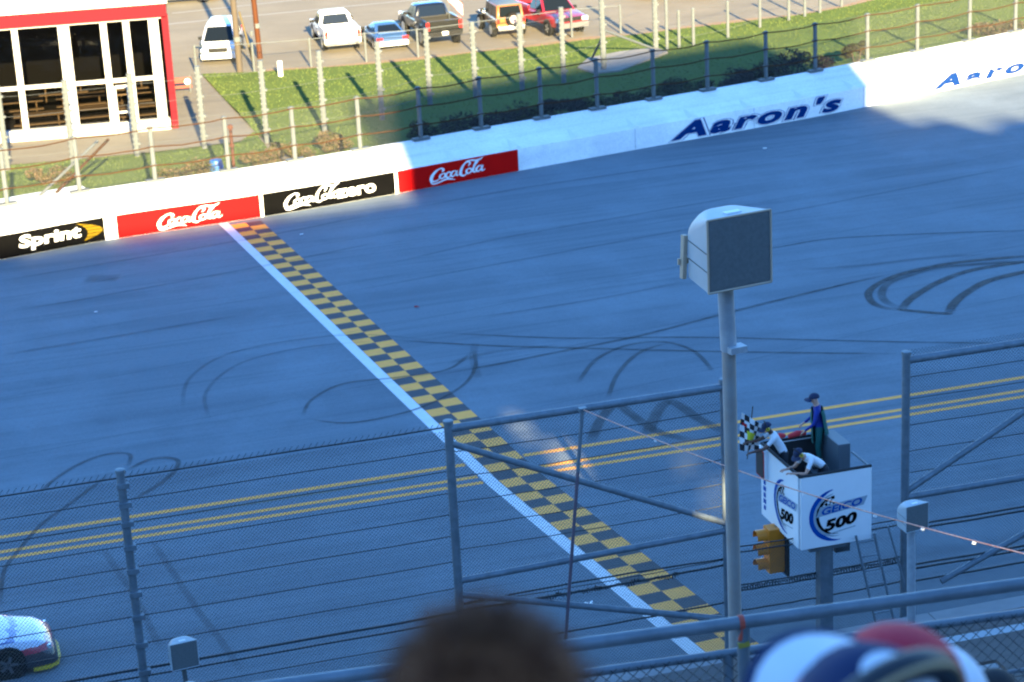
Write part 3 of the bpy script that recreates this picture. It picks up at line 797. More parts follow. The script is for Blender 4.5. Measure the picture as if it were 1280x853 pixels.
for i, (x, y) in enumerate(((-1.5, 1.6), (-3.7, 2.0), (-6.2, 1.5), (-1.6, 4.8), (-4.4, 5.0), (-7.4, 4.8), (-2.4, 7.8), (-5.4, 8.0))):
    table_at(x, y, ['picnic table just inside the corner pane of the glass building', 'picnic table just inside the glass door', 'front picnic table behind the widest pane left of the door', 'second row picnic table behind the corner pane', 'second row picnic table behind the door', 'second row picnic table behind the widest pane', 'back row picnic table nearer the red corner post', 'back row picnic table further from the red corner post'][i])

# orange barricade beside the building
q = gnd(226, 116)
o = thing('barricade', 'orange barricade board with a round white lamp beside the glass building', 'barricade', (q.x, q.y, 0.0), 0.1)
M['orange'] = mat('orange_plastic', (0.12, 0.022, 0.010), 0.6)
mb = MB(); mb.box((0, 0, 0.62), (1.2, 0.06, 0.30)); mb.box((0, 0, 0.28), (1.2, 0.06, 0.16)); mb.build('board', 'orange', o, bevel=0.01)
for sx in (-1, 1):
    mb = MB(); mb.tube([(sx * 0.5, -0.25, 0), (sx * 0.5, 0.035, 0.85)], 0.03, 6); mb.tube([(sx * 0.5, 0.3, 0), (sx * 0.5, 0.06, 0.85)], 0.03, 6); mb.build('leg', 'galv_pale', o)
mb = MB(); mb.lathe([(0.0, 0.05), (0.13, 0.04), (0.16, 0.0), (0.14, -0.04)], 14, (0.38, -0.10, 0.55), Matrix.Rotation(math.pi / 2, 3, 'X')); mb.build('lamp', 'plate', o)

# ================================================================== POLES, POSTS, SMALL THINGS ON THE VERGE
M['timber'] = mat('weathered_timber_pole', (0.070, 0.054, 0.040), 0.9, noise=(4, 0.6, (0.055, 0.043, 0.032)))
M['orange_pole'] = mat('orange_painted_pole', (0.075, 0.026, 0.010), 0.7, spec=0.1, noise=(4, 0.6, (0.055, 0.021, 0.009)))
M['yellow_pole'] = mat('faded_yellow_guy_cover', (0.075, 0.056, 0.020), 0.7)
def pole(b, top, r, material, name, label, bands=True):
    o = thing(name, label, 'pole', (b.x, b.y, 0))
    mb = MB(); mb.tube([(0, 0, -0.05), ((top.x - b.x) / 2, (top.y - b.y) / 2, top.z / 2), (top.x - b.x, top.y - b.y, top.z)], [r, r * 0.92, r * 0.8], 10); mb.build('shaft', material, o, smooth=True)
    mb = MB(); mb.lathe([(r * 1.12, 0.0), (r * 1.12, 0.25)], 10, (0, 0, 1.6)); mb.build('band', 'galv_pale', o)
    return o
b = gnd(300, 90); pole(b, Vector((b.x - 0.05, b.y, 9)), 0.17, 'timber', 'utility_pole', 'weathered timber pole standing in front of the white minivan')
b = gnd(325, 72); pole(b, Vector((b.x - 0.2, b.y, 9)), 0.15, 'orange_pole', 'painted_pole', 'slim orange painted pole in the lot beside the minivan')
b = gnd(318, 82); pole(b, Vector((b.x - 0.55, b.y, 2.9)), 0.07, 'yellow_pole', 'guy_cover', 'short leaning faded yellow stake between the two poles')
b = gnd(351, 97); m_ = MB(); m_.tube([(0, 0, -0.03), (0, 0, 0.78)], [0.13, 0.13], 10); m_.lathe([(0.135, 0.78), (0.13, 0.84), (0.0, 0.86)], 10)
o = m_.build('marker_post', 'plate', smooth=True); o.location = (b.x, b.y, 0); tag(o, 'short white marker post in the grass below the orange pole', 'post')

# blue bin, dark stand, red post behind the wall
b = gnd(272, 226)
o = thing('water_cooler', 'blue plastic barrel and white tub lying behind the barrier wall', 'barrel', (b.x, b.y, 0))
M['blue_plastic'] = mat('blue_plastic', (0.015, 0.09, 0.30), 0.5)
mb = MB(); mb.lathe([(0.0, 0.0), (0.26, 0.0), (0.29, 0.15), (0.30, 0.45), (0.29, 0.75), (0.25, 0.9), (0.0, 0.92)], 16); mb.build('barrel_body', 'blue_plastic', o, smooth=True)
mb = MB(); mb.lathe([(0.30, 0.28), (0.325, 0.31), (0.30, 0.34)], 16); mb.lathe([(0.30, 0.58), (0.325, 0.61), (0.30, 0.64)], 16); mb.build('hoop', 'blue_plastic', o)
mb = MB(); mb.lathe([(0.0, 0.0), (0.22, 0.0), (0.27, 0.36), (0.24, 0.36), (0.0, 0.30)], 16, (-0.62, 0.2, 0.0)); mb.build('tub', 'plate', o, smooth=True)
b = gnd(293, 216); m_ = MB(); m_.tube([(0, 0, 0), (0, 0, 2.1)], 0.07, 8); m_.box((0, 0, 2.0), (0.22, 0.10, 0.14)); m_.box((0, 0, 1.2), (0.20, 0.10, 0.10))
M['red_rust'] = mat('red_oxide_steel', (0.075, 0.018, 0.008), 0.8, noise=(6, 0.5, (0.055, 0.018, 0.008)))
o = m_.build('steel_post', 'red_rust'); o.location = (b.x, b.y, 0); tag(o, 'short red rusty steel post beside the blue barrel', 'post')

# ------------------------------------------------------------------ shrubs
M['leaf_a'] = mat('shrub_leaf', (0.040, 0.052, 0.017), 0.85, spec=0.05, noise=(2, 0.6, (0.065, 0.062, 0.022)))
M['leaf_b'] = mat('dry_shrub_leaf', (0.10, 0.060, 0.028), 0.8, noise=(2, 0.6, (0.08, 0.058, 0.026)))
M['leaf_c'] = mat('shade_darkened_leaf', (0.020, 0.017, 0.016), 0.9, spec=0.0, noise=(2, 0.6, (0.034, 0.027, 0.024)))  # darker leaf copy with the shade put into its colour, for shaded shrubs
M['stem'] = mat('shrub_stem', (0.09, 0.06, 0.04), 0.9)
def shrub(px, py, rx, rz, mats, label, seed, z=0.0):
    b = gnd(px, py); rn = random.Random(seed)
    o = thing('low_shrub', label, 'shrub', (b.x, b.y, 0), 0, 'low shrubs behind the barrier wall')
    mb = MB()
    clumps = [(rn.uniform(-.75, .75) * rx, rn.uniform(-.5, .5) * rx * 0.7, rn.uniform(.25, .8) * rz, rn.uniform(.25, .5) * rx) for _ in range(9)]
    for _ in range(2800):
        cx, cy, cz, cr = rn.choice(clumps)
        v = Vector((rn.gauss(0, 1), rn.gauss(0, 1), rn.gauss(0, 1))).normalized() * cr * rn.uniform(0.55, 1.05)
        p = Vector((cx + v.x, cy + v.y, max(0.03, cz + v.z * 0.55)))
        sz = rn.uniform(0.04, 0.085)
        a = Vector((rn.gauss(0, 1), rn.gauss(0, 1), rn.gauss(0, 0.6))).normalized(); c = a.cross(Vector((rn.gauss(0, 1), rn.gauss(0, 1), rn.gauss(0, 1)))).normalized()
        mb.cur = 0 if rn.random() < 0.6 else 1
        mb.add([p - a * sz, p + c * sz * 0.5, p + a * sz, p - c * sz * 0.5], [(0, 1, 2, 3)])
    tag(mb.build('foliage', mats, o, recalc=False), kind='stuff')
    mb = MB()
    for _ in range(7):
        cx, cy, cz, cr = rn.choice(clumps); mb.tube([(cx * .2, cy * .2, -0.03), (cx * .6, cy * .6, cz * .6), (cx, cy, cz)], [0.03, 0.02, 0.008], 5)
    mb.build('stem', 'stem', o)
brown = 'low brown and green shrub in sunlight behind the wall'
dark = 'dark low shrub in shadow behind the barrier wall'
for i, (x, y, rx, rz, ms, lb) in enumerate((
    (60, 232, 1.0, 0.9, ('leaf_b', 'leaf_a'), 'rust brown shrub behind the wall below the glass building'), (235, 228, 1.4, 1.0, ('leaf_a', 'leaf_b'), 'wide green and brown shrub between the brace pipes and the blue barrel'), (330, 212, 0.9, 1.0, ('leaf_b', 'leaf_a'), 'brown shrub beside the red rusty post'),
    (365, 200, 1.0, 0.8, ('leaf_a', 'leaf_b'), 'green and brown shrub in sunlight behind the black zero advert'), (425, 190, 1.1, 0.9, ('leaf_b', 'leaf_a'), 'browner shrub in sunlight next to the shadow edge'),
    (548, 172, 1.5, 0.8, ('leaf_c', 'leaf_a'), 'shade-darkened shrub behind the shaded end of the red advert panel'), (600, 165, 1.6, 0.9, ('leaf_c', 'leaf_c'), 'broad shade-darkened shrub behind the blank wall past the red advert'), (650, 157, 1.6, 0.9, ('leaf_c', 'leaf_a'), 'shade-darkened purple brown shrub left of the concrete slab post'), (700, 148, 1.3, 1.0, ('leaf_c', 'leaf_c'), 'tall shade-darkened shrub straight below the concrete slab'),
    (745, 140, 1.3, 0.7, ('leaf_a', 'leaf_c'), 'low greenish shrub in shade just right of the slab'), (790, 134, 1.4, 0.75, ('leaf_a', 'leaf_c'), 'low greenish shrub behind the wall left of the big navy lettering'), (850, 123, 1.4, 0.75, ('leaf_a', 'leaf_c'), 'greenish shrub behind the first navy letters'), (905, 112, 1.4, 0.95, ('leaf_c', 'leaf_c'), 'shade-darkened shrub behind the middle navy letters'),
    (950, 103, 1.4, 1.1, ('leaf_c', 'leaf_a'), 'shade-darkened shrub behind the last navy letters'), (1000, 94, 1.6, 1.15, ('leaf_c', 'leaf_c'), 'largest shade-darkened mounded shrub before the upright bushy shrub'), (1070, 82, 0.7, 1.5, ('leaf_a', 'leaf_c'), 'upright bushy shrub at the edge of the shadow behind the wall'), (1245, 46, 1.5, 0.9, ('leaf_b', 'leaf_a'), 'spreading brown shrub in sunlight behind the far end of the wall'))):
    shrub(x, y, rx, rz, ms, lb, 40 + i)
# ================================================================== VEHICLES (local: x forward, y left, z up)
def ring(x, zb, zt, wb, wt, crown=0.03):
    h = zt - zb
    half = [(wb * 0.80, zb), (wb * 0.97, zb + 0.10 * h), (wb, zb + 0.35 * h), (wb * 0.5 + wt * 0.5 + 0.012, zb + 0.68 * h), (wt, zt - 0.10 * h), (wt * 0.95, zt - 0.02 * h), (wt * 0.80, zt)]
    r = [Vector((x, -a, z)) for a, z in half] + [Vector((x, 0, zt + crown))] + [Vector((x, a, z)) for a, z in reversed(half)] + [Vector((x, 0, zb))]
    return r
def wheels(o, xs, track_w, r, wd=0.24, rim='rim'):
    R90 = Matrix.Rotation(math.pi / 2, 3, 'X')
    for x in xs:
        for s in (-1, 1):
            m_ = MB(); y = s * track_w
            m_.lathe([(r * 0.62, -wd / 2), (r * 0.92, -wd / 2), (r, -wd * 0.36), (r, wd * 0.36), (r * 0.92, wd / 2), (r * 0.62, wd / 2)], 22, (x, y, r), R90)
            wh = m_.build('wheel', 'tyre', o, smooth=True)
            m_ = MB(); yo = y + s * (wd / 2 - 0.04)
            m_.lathe([(0.0, 0.03), (r * 0.2, 0.03), (r * 0.62, 0.0), (r * 0.64, -0.05), (0.0, -0.05)], 18, (x, yo, r), R90)
            for k in range(5):
                a = k * 2 * math.pi / 5; m_.box((x + math.cos(a) * r * 0.36, yo + s * 0.02, r + math.sin(a) * r * 0.36), (r * 0.5, 0.05, 0.07), Matrix.Rotation(-a, 3, 'Y'))
            m_.build('rim', rim, wh)
def arches(o, xs, w, r):
    R90 = Matrix.Rotation(math.pi / 2, 3, 'X')
    for x in xs:
        for s in (-1, 1):
            m_ = MB(); m_.lathe([(0.0, 0.0), (r * 1.2, 0.0), (r * 1.2, 0.05), (0, 0.05)], 20, (x, s * (w - 0.015) + 0.025, r * 1.02), R90); m_.build('wheel_arch', 'trim_black', o)
def quad_pane(o, name, pts, material='glass', push=0.012, inset=0.06):
    c = sum((Vector(p) for p in pts), Vector()) / len(pts)
    P = [Vector(p) + (c - Vector(p)) * inset for p in pts]
    n = (P[1] - P[0]).cross(P[2] - P[0]).normalized()
    if n.dot(c - Vector((c.x * 0.5, 0, c.z - 0.4))) < 0: n = -n
    m_ = MB(); k = len(P)
    m_.add([p + n * push for p in P] + [p - n * 0.02 for p in P], [tuple(range(k)), tuple(range(2 * k - 1, k - 1, -1))] + [(i, (i + 1) % k, k + (i + 1) % k, k + i) for i in range(k)])
    return m_.build(name, material, o)
def cabin(o, xb0, xb1, wb, zb, xt0, xt1, wt, zt, paint, splits=(0.5,), roof=None, rear_glass=True, side_glass=True):
    """frustum greenhouse: xb0/xt0 rear, xb1/xt1 front"""
    def rr(x0, x1, w_, z, c): return [Vector((x0 + c, -w_, z)), Vector((x1 - c, -w_, z)), Vector((x1, -w_ + c, z)), Vector((x1, w_ - c, z)), Vector((x1 - c, w_, z)), Vector((x0 + c, w_, z)), Vector((x0, w_ - c, z)), Vector((x0, -w_ + c, z))]
    m_ = MB(); m_.loft([rr(xb0, xb1, wb, zb - 0.1, 0.05), rr(xb0, xb1, wb, zb, 0.05), rr(xt0, xt1, wt, zt - 0.05, 0.06), rr(xt0 + 0.06, xt1 - 0.06, wt - 0.07, zt, 0.06), rr(xt0 + 0.3, xt1 - 0.3, wt - 0.3, zt + 0.025, 0.06)])
    m_.build('cabin', paint, o, smooth=True)
    if roof:
        m_ = MB(); m_.loft([rr(xt0 + 0.02, xt1 - 0.02, wt - 0.03, zt - 0.012, 0.06), rr(xt0 + 0.08, xt1 - 0.08, wt - 0.1, zt + 0.034, 0.06)]); m_.build('roof', roof, o, smooth=True)
    zt_ = zt - 0.05
    quad_pane(o, 'windshield', [(xb1, -wb + .05, zb), (xb1, wb - .05, zb), (xt1, wt - .06, zt_), (xt1, -wt + .06, zt_)])
    if rear_glass: quad_pane(o, 'rear_window', [(xb0, -wb + .05, zb), (xb0, wb - .05, zb), (xt0, wt - .06, zt_), (xt0, -wt + .06, zt_)], inset=0.12)
    if side_glass:
        ks = [0.0] + list(splits) + [1.0]
        for s in (-1, 1):
            for a, b in zip(ks, ks[1:]):
                f = lambda k, top: (xt0 + 0.06 + (xt1 - xt0 - 0.12) * k, s * wt, zt_) if top else (xb0 + 0.06 + (xb1 - xb0 - 0.12) * k, s * wb, zb)
                quad_pane(o, 'side_window', [f(a, 0), f(b, 0), f(b, 1), f(a, 1)], inset=0.10)
def bits(o, L, w, zl, zt_, front_z=0.7, plate_rear=True, lamp=(0.18, 0.32), bumper='trim_black', grille=None, head_w=0.36, bz=0.45):
    xf, xr = L / 2, -L / 2
    for s in (-1, 1):
        m_ = MB(); m_.box((xr + 0.02, s * (w - lamp[0] / 2 - 0.02), zl), (0.10, lamp[0], lamp[1])); m_.build('tail_light', 'lamp_red', o, bevel=0.01)
        m_ = MB(); m_.box((xf - 0.05, s * (w - head_w / 2 - 0.05), front_z), (0.16, head_w, 0.20)); m_.build('headlight', 'lamp_clear', o, bevel=0.02)
        m_ = MB(); m_.box((L * 0.16, s * (w + 0.10), zt_), (0.12, 0.22, 0.16)); m_.build('mirror', 'trim_black', o, bevel=0.02)
    m_ = MB(); m_.box((xr - 0.03, 0, bz), (0.16, 2 * w - 0.1, 0.24)); m_.build('rear_bumper', bumper, o, bevel=0.03)
    m_ = MB(); m_.box((xf + 0.03, 0, bz), (0.16, 2 * w - 0.1, 0.28)); m_.build('front_bumper', bumper, o, bevel=0.03)
    if plate_rear:
        m_ = MB(); m_.box((xr - 0.13, 0, bz + 0.05), (0.02, 0.34, 0.18)); m_.build('licence_plate', 'plate', o)
    m_ = MB(); m_.box((xf + 0.01, 0, front_z + 0.02), (0.06, 2 * w - 2 * head_w - 0.2, 0.22)); m_.build('grille', grille or 'trim_black', o, bevel=0.01)
def place(o, px, py, fwd, L, tail=True):
    """put the bumper nearest the camera at a spot on the lot"""
    g_ = gnd(px, py, -0.05); f = Vector((fwd[0], fwd[1], 0)).normalized()
    c = Vector((g_.x, g_.y, -0.05)) + f * (L / 2 if tail else -L / 2)
    o.location = c; o.rotation_euler = (0, 0, math.atan2(f.y, f.x))

def pickup(label, paint, L=5.7, w=0.98, r=0.40, lift=0.0, bedc='trim_black', bumper='chrome', roof=None, cab=(0.0, 1.0)):
    o = thing('pickup_truck', label, 'pickup truck')
    zb = 0.42 + lift; hood = 1.12 + lift; xf, xr = L / 2, -L / 2
    bed0, bed1 = xr, -0.62
    m_ = MB(); m_.loft([ring(xr, zb, 0.80 + lift, w, w), ring(bed1, zb, 0.80 + lift, w, w), ring(bed1 + 0.02, zb, hood, w, w - 0.02), ring(1.05, zb, hood + 0.02, w, w - 0.02), ring(1.5, zb, hood - 0.02, w, w - 0.04), ring(xf - 0.25, zb, hood - 0.10, w - 0.02, w - 0.08), ring(xf, zb + 0.05, hood - 0.18, w - 0.06, w - 0.12)])
    m_.build('body', paint, o, smooth=True)
    for s in (-1, 1):
        m_ = MB(); m_.box(((bed0 + bed1) / 2, s * (w - 0.05), 1.03 + lift), (bed1 - bed0, 0.10, 0.50)); m_.build('bed_side', paint, o, bevel=0.02)
        m_ = MB(); m_.box((0.75, s * (w + 0.01), 0.95 + lift), (0.16, 0.03, 0.04)); m_.box((-0.15, s * (w + 0.01), 0.95 + lift), (0.16, 0.03, 0.04)); m_.build('door_handle', 'trim_black', o)
    m_ = MB(); m_.box(((bed0 + bed1) / 2, 0, 0.82 + lift), (bed1 - bed0 - 0.05, 2 * w - 0.2, 0.04)); m_.build('bed_floor', bedc, o)
    m_ = MB(); m_.box((xr + 0.035, 0, 1.03 + lift), (0.08, 2 * w - 0.24, 0.49)); tg = m_.build('tailgate', paint, o, bevel=0.02)
    m_ = MB(); m_.box((xr - 0.012, 0, 1.16 + lift), (0.02, 0.22, 0.07)); m_.build('handle', 'trim_black', tg)
    cabin(o, -0.62, 1.25, w - 0.04, hood + 0.01, -0.45, 0.60, w - 0.22, hood + 0.66, paint, (0.45,), roof)
    arches(o, (-1.75, 1.75), w, r); wheels(o, (-1.75, 1.75), w - 0.12, r, 0.28)
    bits(o, L, w, 1.0 + lift, hood + 0.05, 0.86 + lift, bumper=bumper, bz=0.55 + lift, lamp=(0.16, 0.42))
    return o

# white pickup, tail to the camera
o = pickup('white crew cab pickup truck with a roof tinted pale blue for skylight facing away', car_paint('white_car_paint', (0.78, 0.79, 0.80)), roof=car_paint('sky_tinted_roof_paint', (0.74, 0.76, 0.79)), bedc='plate')  # bluer, darker roof white has the skylight on top put into its colour
place(o, 430, 66, (-0.22, 0.98), 5.7)
# tall black pickup with a flag
o = pickup('tall black pickup truck with large tyres parked beside the blue coupe', car_paint('black_car_paint', (0.004, 0.004, 0.005)), r=0.50, lift=0.22, w=1.02, bumper='trim_black', bedc=mat('grey_bed_cover', (0.020, 0.020, 0.020), 0.8))
place(o, 557, 60, (-0.30, 0.95), 5.7)
bp = o
# small coupe
o = thing('coupe', 'small blue sports coupe with pale rear facing away', 'car')
pt = car_paint('blue_car_paint', (0.035, 0.085, 0.22)); L = 4.3; w_ = 0.90
m_ = MB(); m_.loft([ring(-2.15, 0.32, 0.78, w_ - .08, w_ - .14), ring(-2.0, 0.24, 0.88, w_, w_ - .08), ring(-1.0, 0.22, 0.88, w_, w_ - .06), ring(0.5, 0.2, 0.84, w_, w_ - .06), ring(1.3, 0.2, 0.78, w_, w_ - .1), ring(1.95, 0.22, 0.66, w_ - .04, w_ - .2), ring(2.15, 0.26, 0.54, w_ - .12, w_ - .3)])
m_.build('body', pt, o, smooth=True); cabin(o, -1.55, 0.95, w_ - .08, 0.86, -0.75, 0.15, w_ - .30, 1.26, pt, ())
arches(o, (-1.3, 1.35), w_, 0.31); wheels(o, (-1.3, 1.35), w_ - .10, 0.31); bits(o, L, w_, 0.70, 0.86, 0.56, lamp=(0.34, 0.14), bumper=car_paint('pale_bumper_paint', (0.6, 0.62, 0.66)), bz=0.42)
m_ = MB(); m_.box((-2.0, 0, 0.99), (0.22, 1.5, 0.04)); m_.box((-1.98, .6, 0.92), (0.1, .04, 0.12)); m_.box((-1.98, -.6, 0.92), (0.1, .04, 0.12)); m_.build('spoiler', pt, o, bevel=0.01)
place(o, 492, 64, (-0.26, 0.96), L)
# orange off-roader, tail to the camera
o = thing('off_road_car', 'boxy orange off-road car with a black soft top and spare wheel', 'car')
pt = car_paint('orange_car_paint', (0.30, 0.11, 0.025)); L = 4.2; w_ = 0.80
m_ = MB(); m_.loft([ring(-2.0, 0.55, 1.10, w_, w_), ring(0.5, 0.5, 1.12, w_, w_), ring(0.8, 0.5, 1.14, w_ - .05, w_ - .1), ring(1.9, 0.5, 1.08, w_ - .12, w_ - .16), ring(2.0, 0.55, 1.04, w_ - .14, w_ - .18)]); m_.build('body', pt, o, smooth=True)
cabin(o, -1.98, 0.62, w_ - .03, 1.12, -1.85, 0.40, w_ - .10, 1.82, pt, (0.4, 0.72), roof=mat('faded_soft_top', (0.07, 0.10, 0.14), 0.8))
for x in (-1.25, 1.35):
    for s in (-1, 1): m_ = MB(); m_.box((x, s * (w_ + .06), 0.92), (1.0, 0.24, 0.07)); m_.build('fender', 'trim_black', o, bevel=0.02)
wheels(o, (-1.25, 1.35), w_ + .02, 0.42, 0.28); bits(o, L, w_, 0.98, 1.2, 0.85, lamp=(0.14, 0.22), bz=0.58, bumper='chrome')
R90y = Matrix.Rotation(math.pi / 2, 3, 'Y')
m_ = MB(); m_.lathe([(0.0, -0.12), (0.36, -0.13), (0.40, -0.06), (0.40, 0.08), (0.3, 0.12), (0.0, 0.12)], 20, (-2.15, -0.1, 1.05), R90y); sw = m_.build('spare_wheel', 'tyre', o, smooth=True)
m_ = MB(); m_.lathe([(0.0, -0.15), (0.22, -0.145), (0.24, -0.1)], 16, (-2.15, -0.1, 1.05), R90y); m_.build('rim', mat('pink_wheel_cover', (0.42, 0.30, 0.28), 0.6), sw)
place(o, 640, 48, (-0.25, 0.97), L)
# red pickup facing the camera
o = pickup('red pickup truck facing the track with grey bumper and grille', car_paint('red_car_paint', (0.26, 0.010, 0.020)), bumper=mat('grey_bumper_plastic', (0.10, 0.10, 0.11), 0.6), w=1.0, r=0.42, lift=0.08)
place(o, 716, 46, (0.40, -0.92), 5.7, tail=False)
# minivan facing the camera
o = thing('minivan', 'white minivan parked facing the track behind the timber pole', 'minivan')
pt = car_paint('white_van_paint', (0.76, 0.78, 0.82)); L = 4.9; w_ = 0.97
m_ = MB(); m_.loft([ring(-2.45, 0.35, 1.06, w_ - .06, w_ - .08), ring(-2.3, 0.28, 1.08, w_, w_ - .04), ring(0.9, 0.25, 1.06, w_, w_ - .04), ring(1.5, 0.25, 1.02, w_, w_ - .08), ring(2.2, 0.27, 0.86, w_ - .04, w_ - .16), ring(2.45, 0.32, 0.70, w_ - .12, w_ - .28)])
m_.build('body', pt, o, smooth=True); cabin(o, -2.38, 1.75, w_ - .05, 1.05, -2.15, 0.75, w_ - .22, 1.76, pt, (0.32, 0.62))
arches(o, (-1.5, 1.5), w_, 0.35); wheels(o, (-1.5, 1.5), w_ - .12, 0.35); bits(o, L, w_, 0.95, 1.12, 0.72, lamp=(0.14, 0.4), bumper=pt, bz=0.42)
place(o, 274, 80, (0.02, -1.0), L, tail=False)
# sedans along the top of the lot
def sedan(label, paint, px, py, fwd):
    o = thing('sedan', label, 'car'); L = 4.7; w_ = 0.91
    m_ = MB(); m_.loft([ring(-2.35, 0.36, 0.88, w_ - .08, w_ - .14), ring(-2.1, 0.26, 0.96, w_, w_ - .08), ring(-1.2, 0.24, 0.96, w_, w_ - .06), ring(0.8, 0.22, 0.93, w_, w_ - .06), ring(1.5, 0.22, 0.88, w_, w_ - .1), ring(2.1, 0.24, 0.76, w_ - .04, w_ - .18), ring(2.35, 0.28, 0.62, w_ - .12, w_ - .28)])
    m_.build('body', paint, o, smooth=True); cabin(o, -1.75, 1.2, w_ - .07, 0.94, -1.0, 0.35, w_ - .26, 1.44, paint, (0.48,))
    arches(o, (-1.4, 1.45), w_, 0.33); wheels(o, (-1.4, 1.45), w_ - .10, 0.33); bits(o, L, w_, 0.80, 0.95, 0.66, lamp=(0.3, 0.16), bumper=paint, bz=0.42)
    g_ = gnd(px, py, -0.05); f = Vector((fwd[0], fwd[1], 0)).normalized()
    o.location = (g_.x, g_.y, -0.05); o.rotation_euler = (0, 0, math.atan2(f.y, f.x)); return o
sedan('silver green sedan parked side on beyond the glass building', car_paint('silver_green_paint', (0.30, 0.33, 0.30)), 226, 2, (1.0, 0.10))
sedan('dark sedan in the far lot behind the red pickup', car_paint('charcoal_paint', (0.05, 0.05, 0.06)), 802, -8, (-0.25, 0.97))
sedan('navy sedan in the far lot beyond the verge', car_paint('navy_paint', (0.03, 0.05, 0.16)), 866, -10, (-0.25, 0.97))

# flag on the black pickup
M['flag_red'] = mat('flag_red', (0.40, 0.010, 0.018), 0.8, spec=0.05); M['flag_white'] = mat('flag_white', (0.70, 0.70, 0.70), 0.8); M['flag_blue'] = mat('flag_blue', (0.03, 0.05, 0.25), 0.8); M['flag_black'] = mat('flag_black', (0.015, 0.015, 0.02), 0.8)
mw = Matrix.Translation(bp.location) @ Matrix.Rotation(bp.rotation_euler.z, 4, 'Z')
base = mw @ Vector((-0.95, -0.86, 1.45))
o = thing('flag', 'striped red and white flag with blue corner drooping from the black pickup', 'flag', base)
m_ = MB(); m_.tube([(0, 0, -0.35), (0, 0, 1.45)], 0.018, 6); m_.build('flagpole', 'galv_pale', o)
m_ = MB(); nx, nz = 16, 26; W_, H_ = 1.15, 1.75
def fp(i, k):
    u, v = i / nx, k / nz
    return Vector((-0.02 + 0.75 * u * W_ * 0.9, -0.10 * u - 0.10 * math.sin(u * 9 + v * 2), 1.42 - (v * 0.62 * W_ + u * H_ * 0.50)))
vs = [fp(i, k) for i in range(nx + 1) for k in range(nz + 1)]
for i in range(nx):
    for k in range(nz):
        m_.cur = 2 if (i < nx * 0.4 and k < nz * 7 / 13) else (0 if (k * 13 // nz) % 2 == 0 else 1)
        a = i * (nz + 1) + k; m_.f.append((a, a + 1, a + nz + 2, a + nz + 1)); m_.m.append(m_.cur)
m_.v = [tuple(v) for v in vs]
m_.build('cloth', ['flag_red', 'flag_white', 'flag_blue'], o, recalc=False)

# ================================================================== RACE CAR on the banking
o = thing('race_car', 'white and red stock race car with yellow front splitter on the track', 'race car')
L = 5.0; w_ = 0.97
lv = bpy.data.materials.new('race_livery'); lv.use_nodes = True
t = lv.node_tree; b_ = t.nodes['Principled BSDF']; b_.inputs['Roughness'].default_value = 0.3; b_.inputs['Coat Weight'].default_value = 0.8
tc = t.nodes.new('ShaderNodeTexCoord'); sx_ = t.nodes.new('ShaderNodeSeparateXYZ'); t.links.new(tc.outputs['Object'], sx_.inputs[0])
nz_ = t.nodes.new('ShaderNodeTexNoise'); nz_.inputs['Scale'].default_value = 1.6; t.links.new(tc.outputs['Object'], nz_.inputs['Vector'])
ad = t.nodes.new('ShaderNodeMath'); ad.operation = 'MULTIPLY_ADD'; ad.inputs[1].default_value = 0.16; t.links.new(nz_.outputs['Fac'], ad.inputs[0]); t.links.new(sx_.outputs[2], ad.inputs[2])
rp = t.nodes.new('ShaderNodeValToRGB'); rp.color_ramp.interpolation = 'CONSTANT'
els = [(0.0, (0.02, 0.02, 0.03)), (0.50, (0.03, 0.02, 0.03)), (0.58, (0.35, 0.02, 0.05)), (0.70, (0.60, 0.64, 0.75)), (0.88, (0.06, 0.10, 0.35)), (0.91, (0.62, 0.66, 0.76)), (0.98, (0.40, 0.03, 0.06)), (1.07, (0.62, 0.66, 0.76)), (1.30, (0.45, 0.04, 0.08)), (1.40, (0.72, 0.74, 0.80))]
mr = t.nodes.new('ShaderNodeMapRange'); mr.inputs[1].default_value = 0; mr.inputs[2].default_value = 2.0; t.links.new(ad.outputs[0], mr.inputs[0]); t.links.new(mr.outputs[0], rp.inputs[0])
while len(rp.color_ramp.elements) < len(els): rp.color_ramp.elements.new(0.5)
for e_, (p_, c_) in zip(rp.color_ramp.elements, els): e_.position = p_ / 2; e_.color = (*c_, 1)
t.links.new(rp.outputs[0], b_.inputs['Base Color'])
m_ = MB(); m_.loft([ring(-2.5, 0.30, 0.98, w_ - .06, w_ - .1), ring(-2.2, 0.16, 1.0, w_, w_ - .04), ring(-1.2, 0.12, 0.98, w_, w_ - .06), ring(0.7, 0.10, 0.92, w_, w_ - .06), ring(1.4, 0.10, 0.86, w_, w_ - .08), ring(2.1, 0.10, 0.72, w_ - .02, w_ - .14), ring(2.42, 0.12, 0.56, w_ - .1, w_ - .28), ring(2.52, 0.14, 0.42, w_ - .24, w_ - .4)])
m_.build('body', lv, o, smooth=True); cabin(o, -1.9, 0.95, w_ - .10, 0.94, -0.95, 0.20, w_ - .28, 1.32, lv, (0.5,))
m_ = MB(); m_.loft([[Vector((x, y, z)) for x, y in ((1.95, -.96), (2.30, -.93), (2.52, -.74), (2.60, -.3), (2.60, .3), (2.52, .74), (2.30, .93), (1.95, .96))] for z in (0.07, 0.15)]); m_.build('splitter', mat('yellow_splitter', (0.60, 0.42, 0.02), 0.5), o, bevel=0.01)
m_ = MB(); m_.box((-2.42, 0, 1.08), (0.22, 1.75, 0.16)); m_.build('spoiler', 'trim_black', o, bevel=0.01)
for s in (-1, 1):
    m_ = MB(); m_.box((2.30, s * 0.62, 0.52), (0.10, 0.30, 0.12), Matrix.Rotation(-s * 0.4, 3, 'Z')); m_.build('headlight_decal', 'lamp_clear', o)
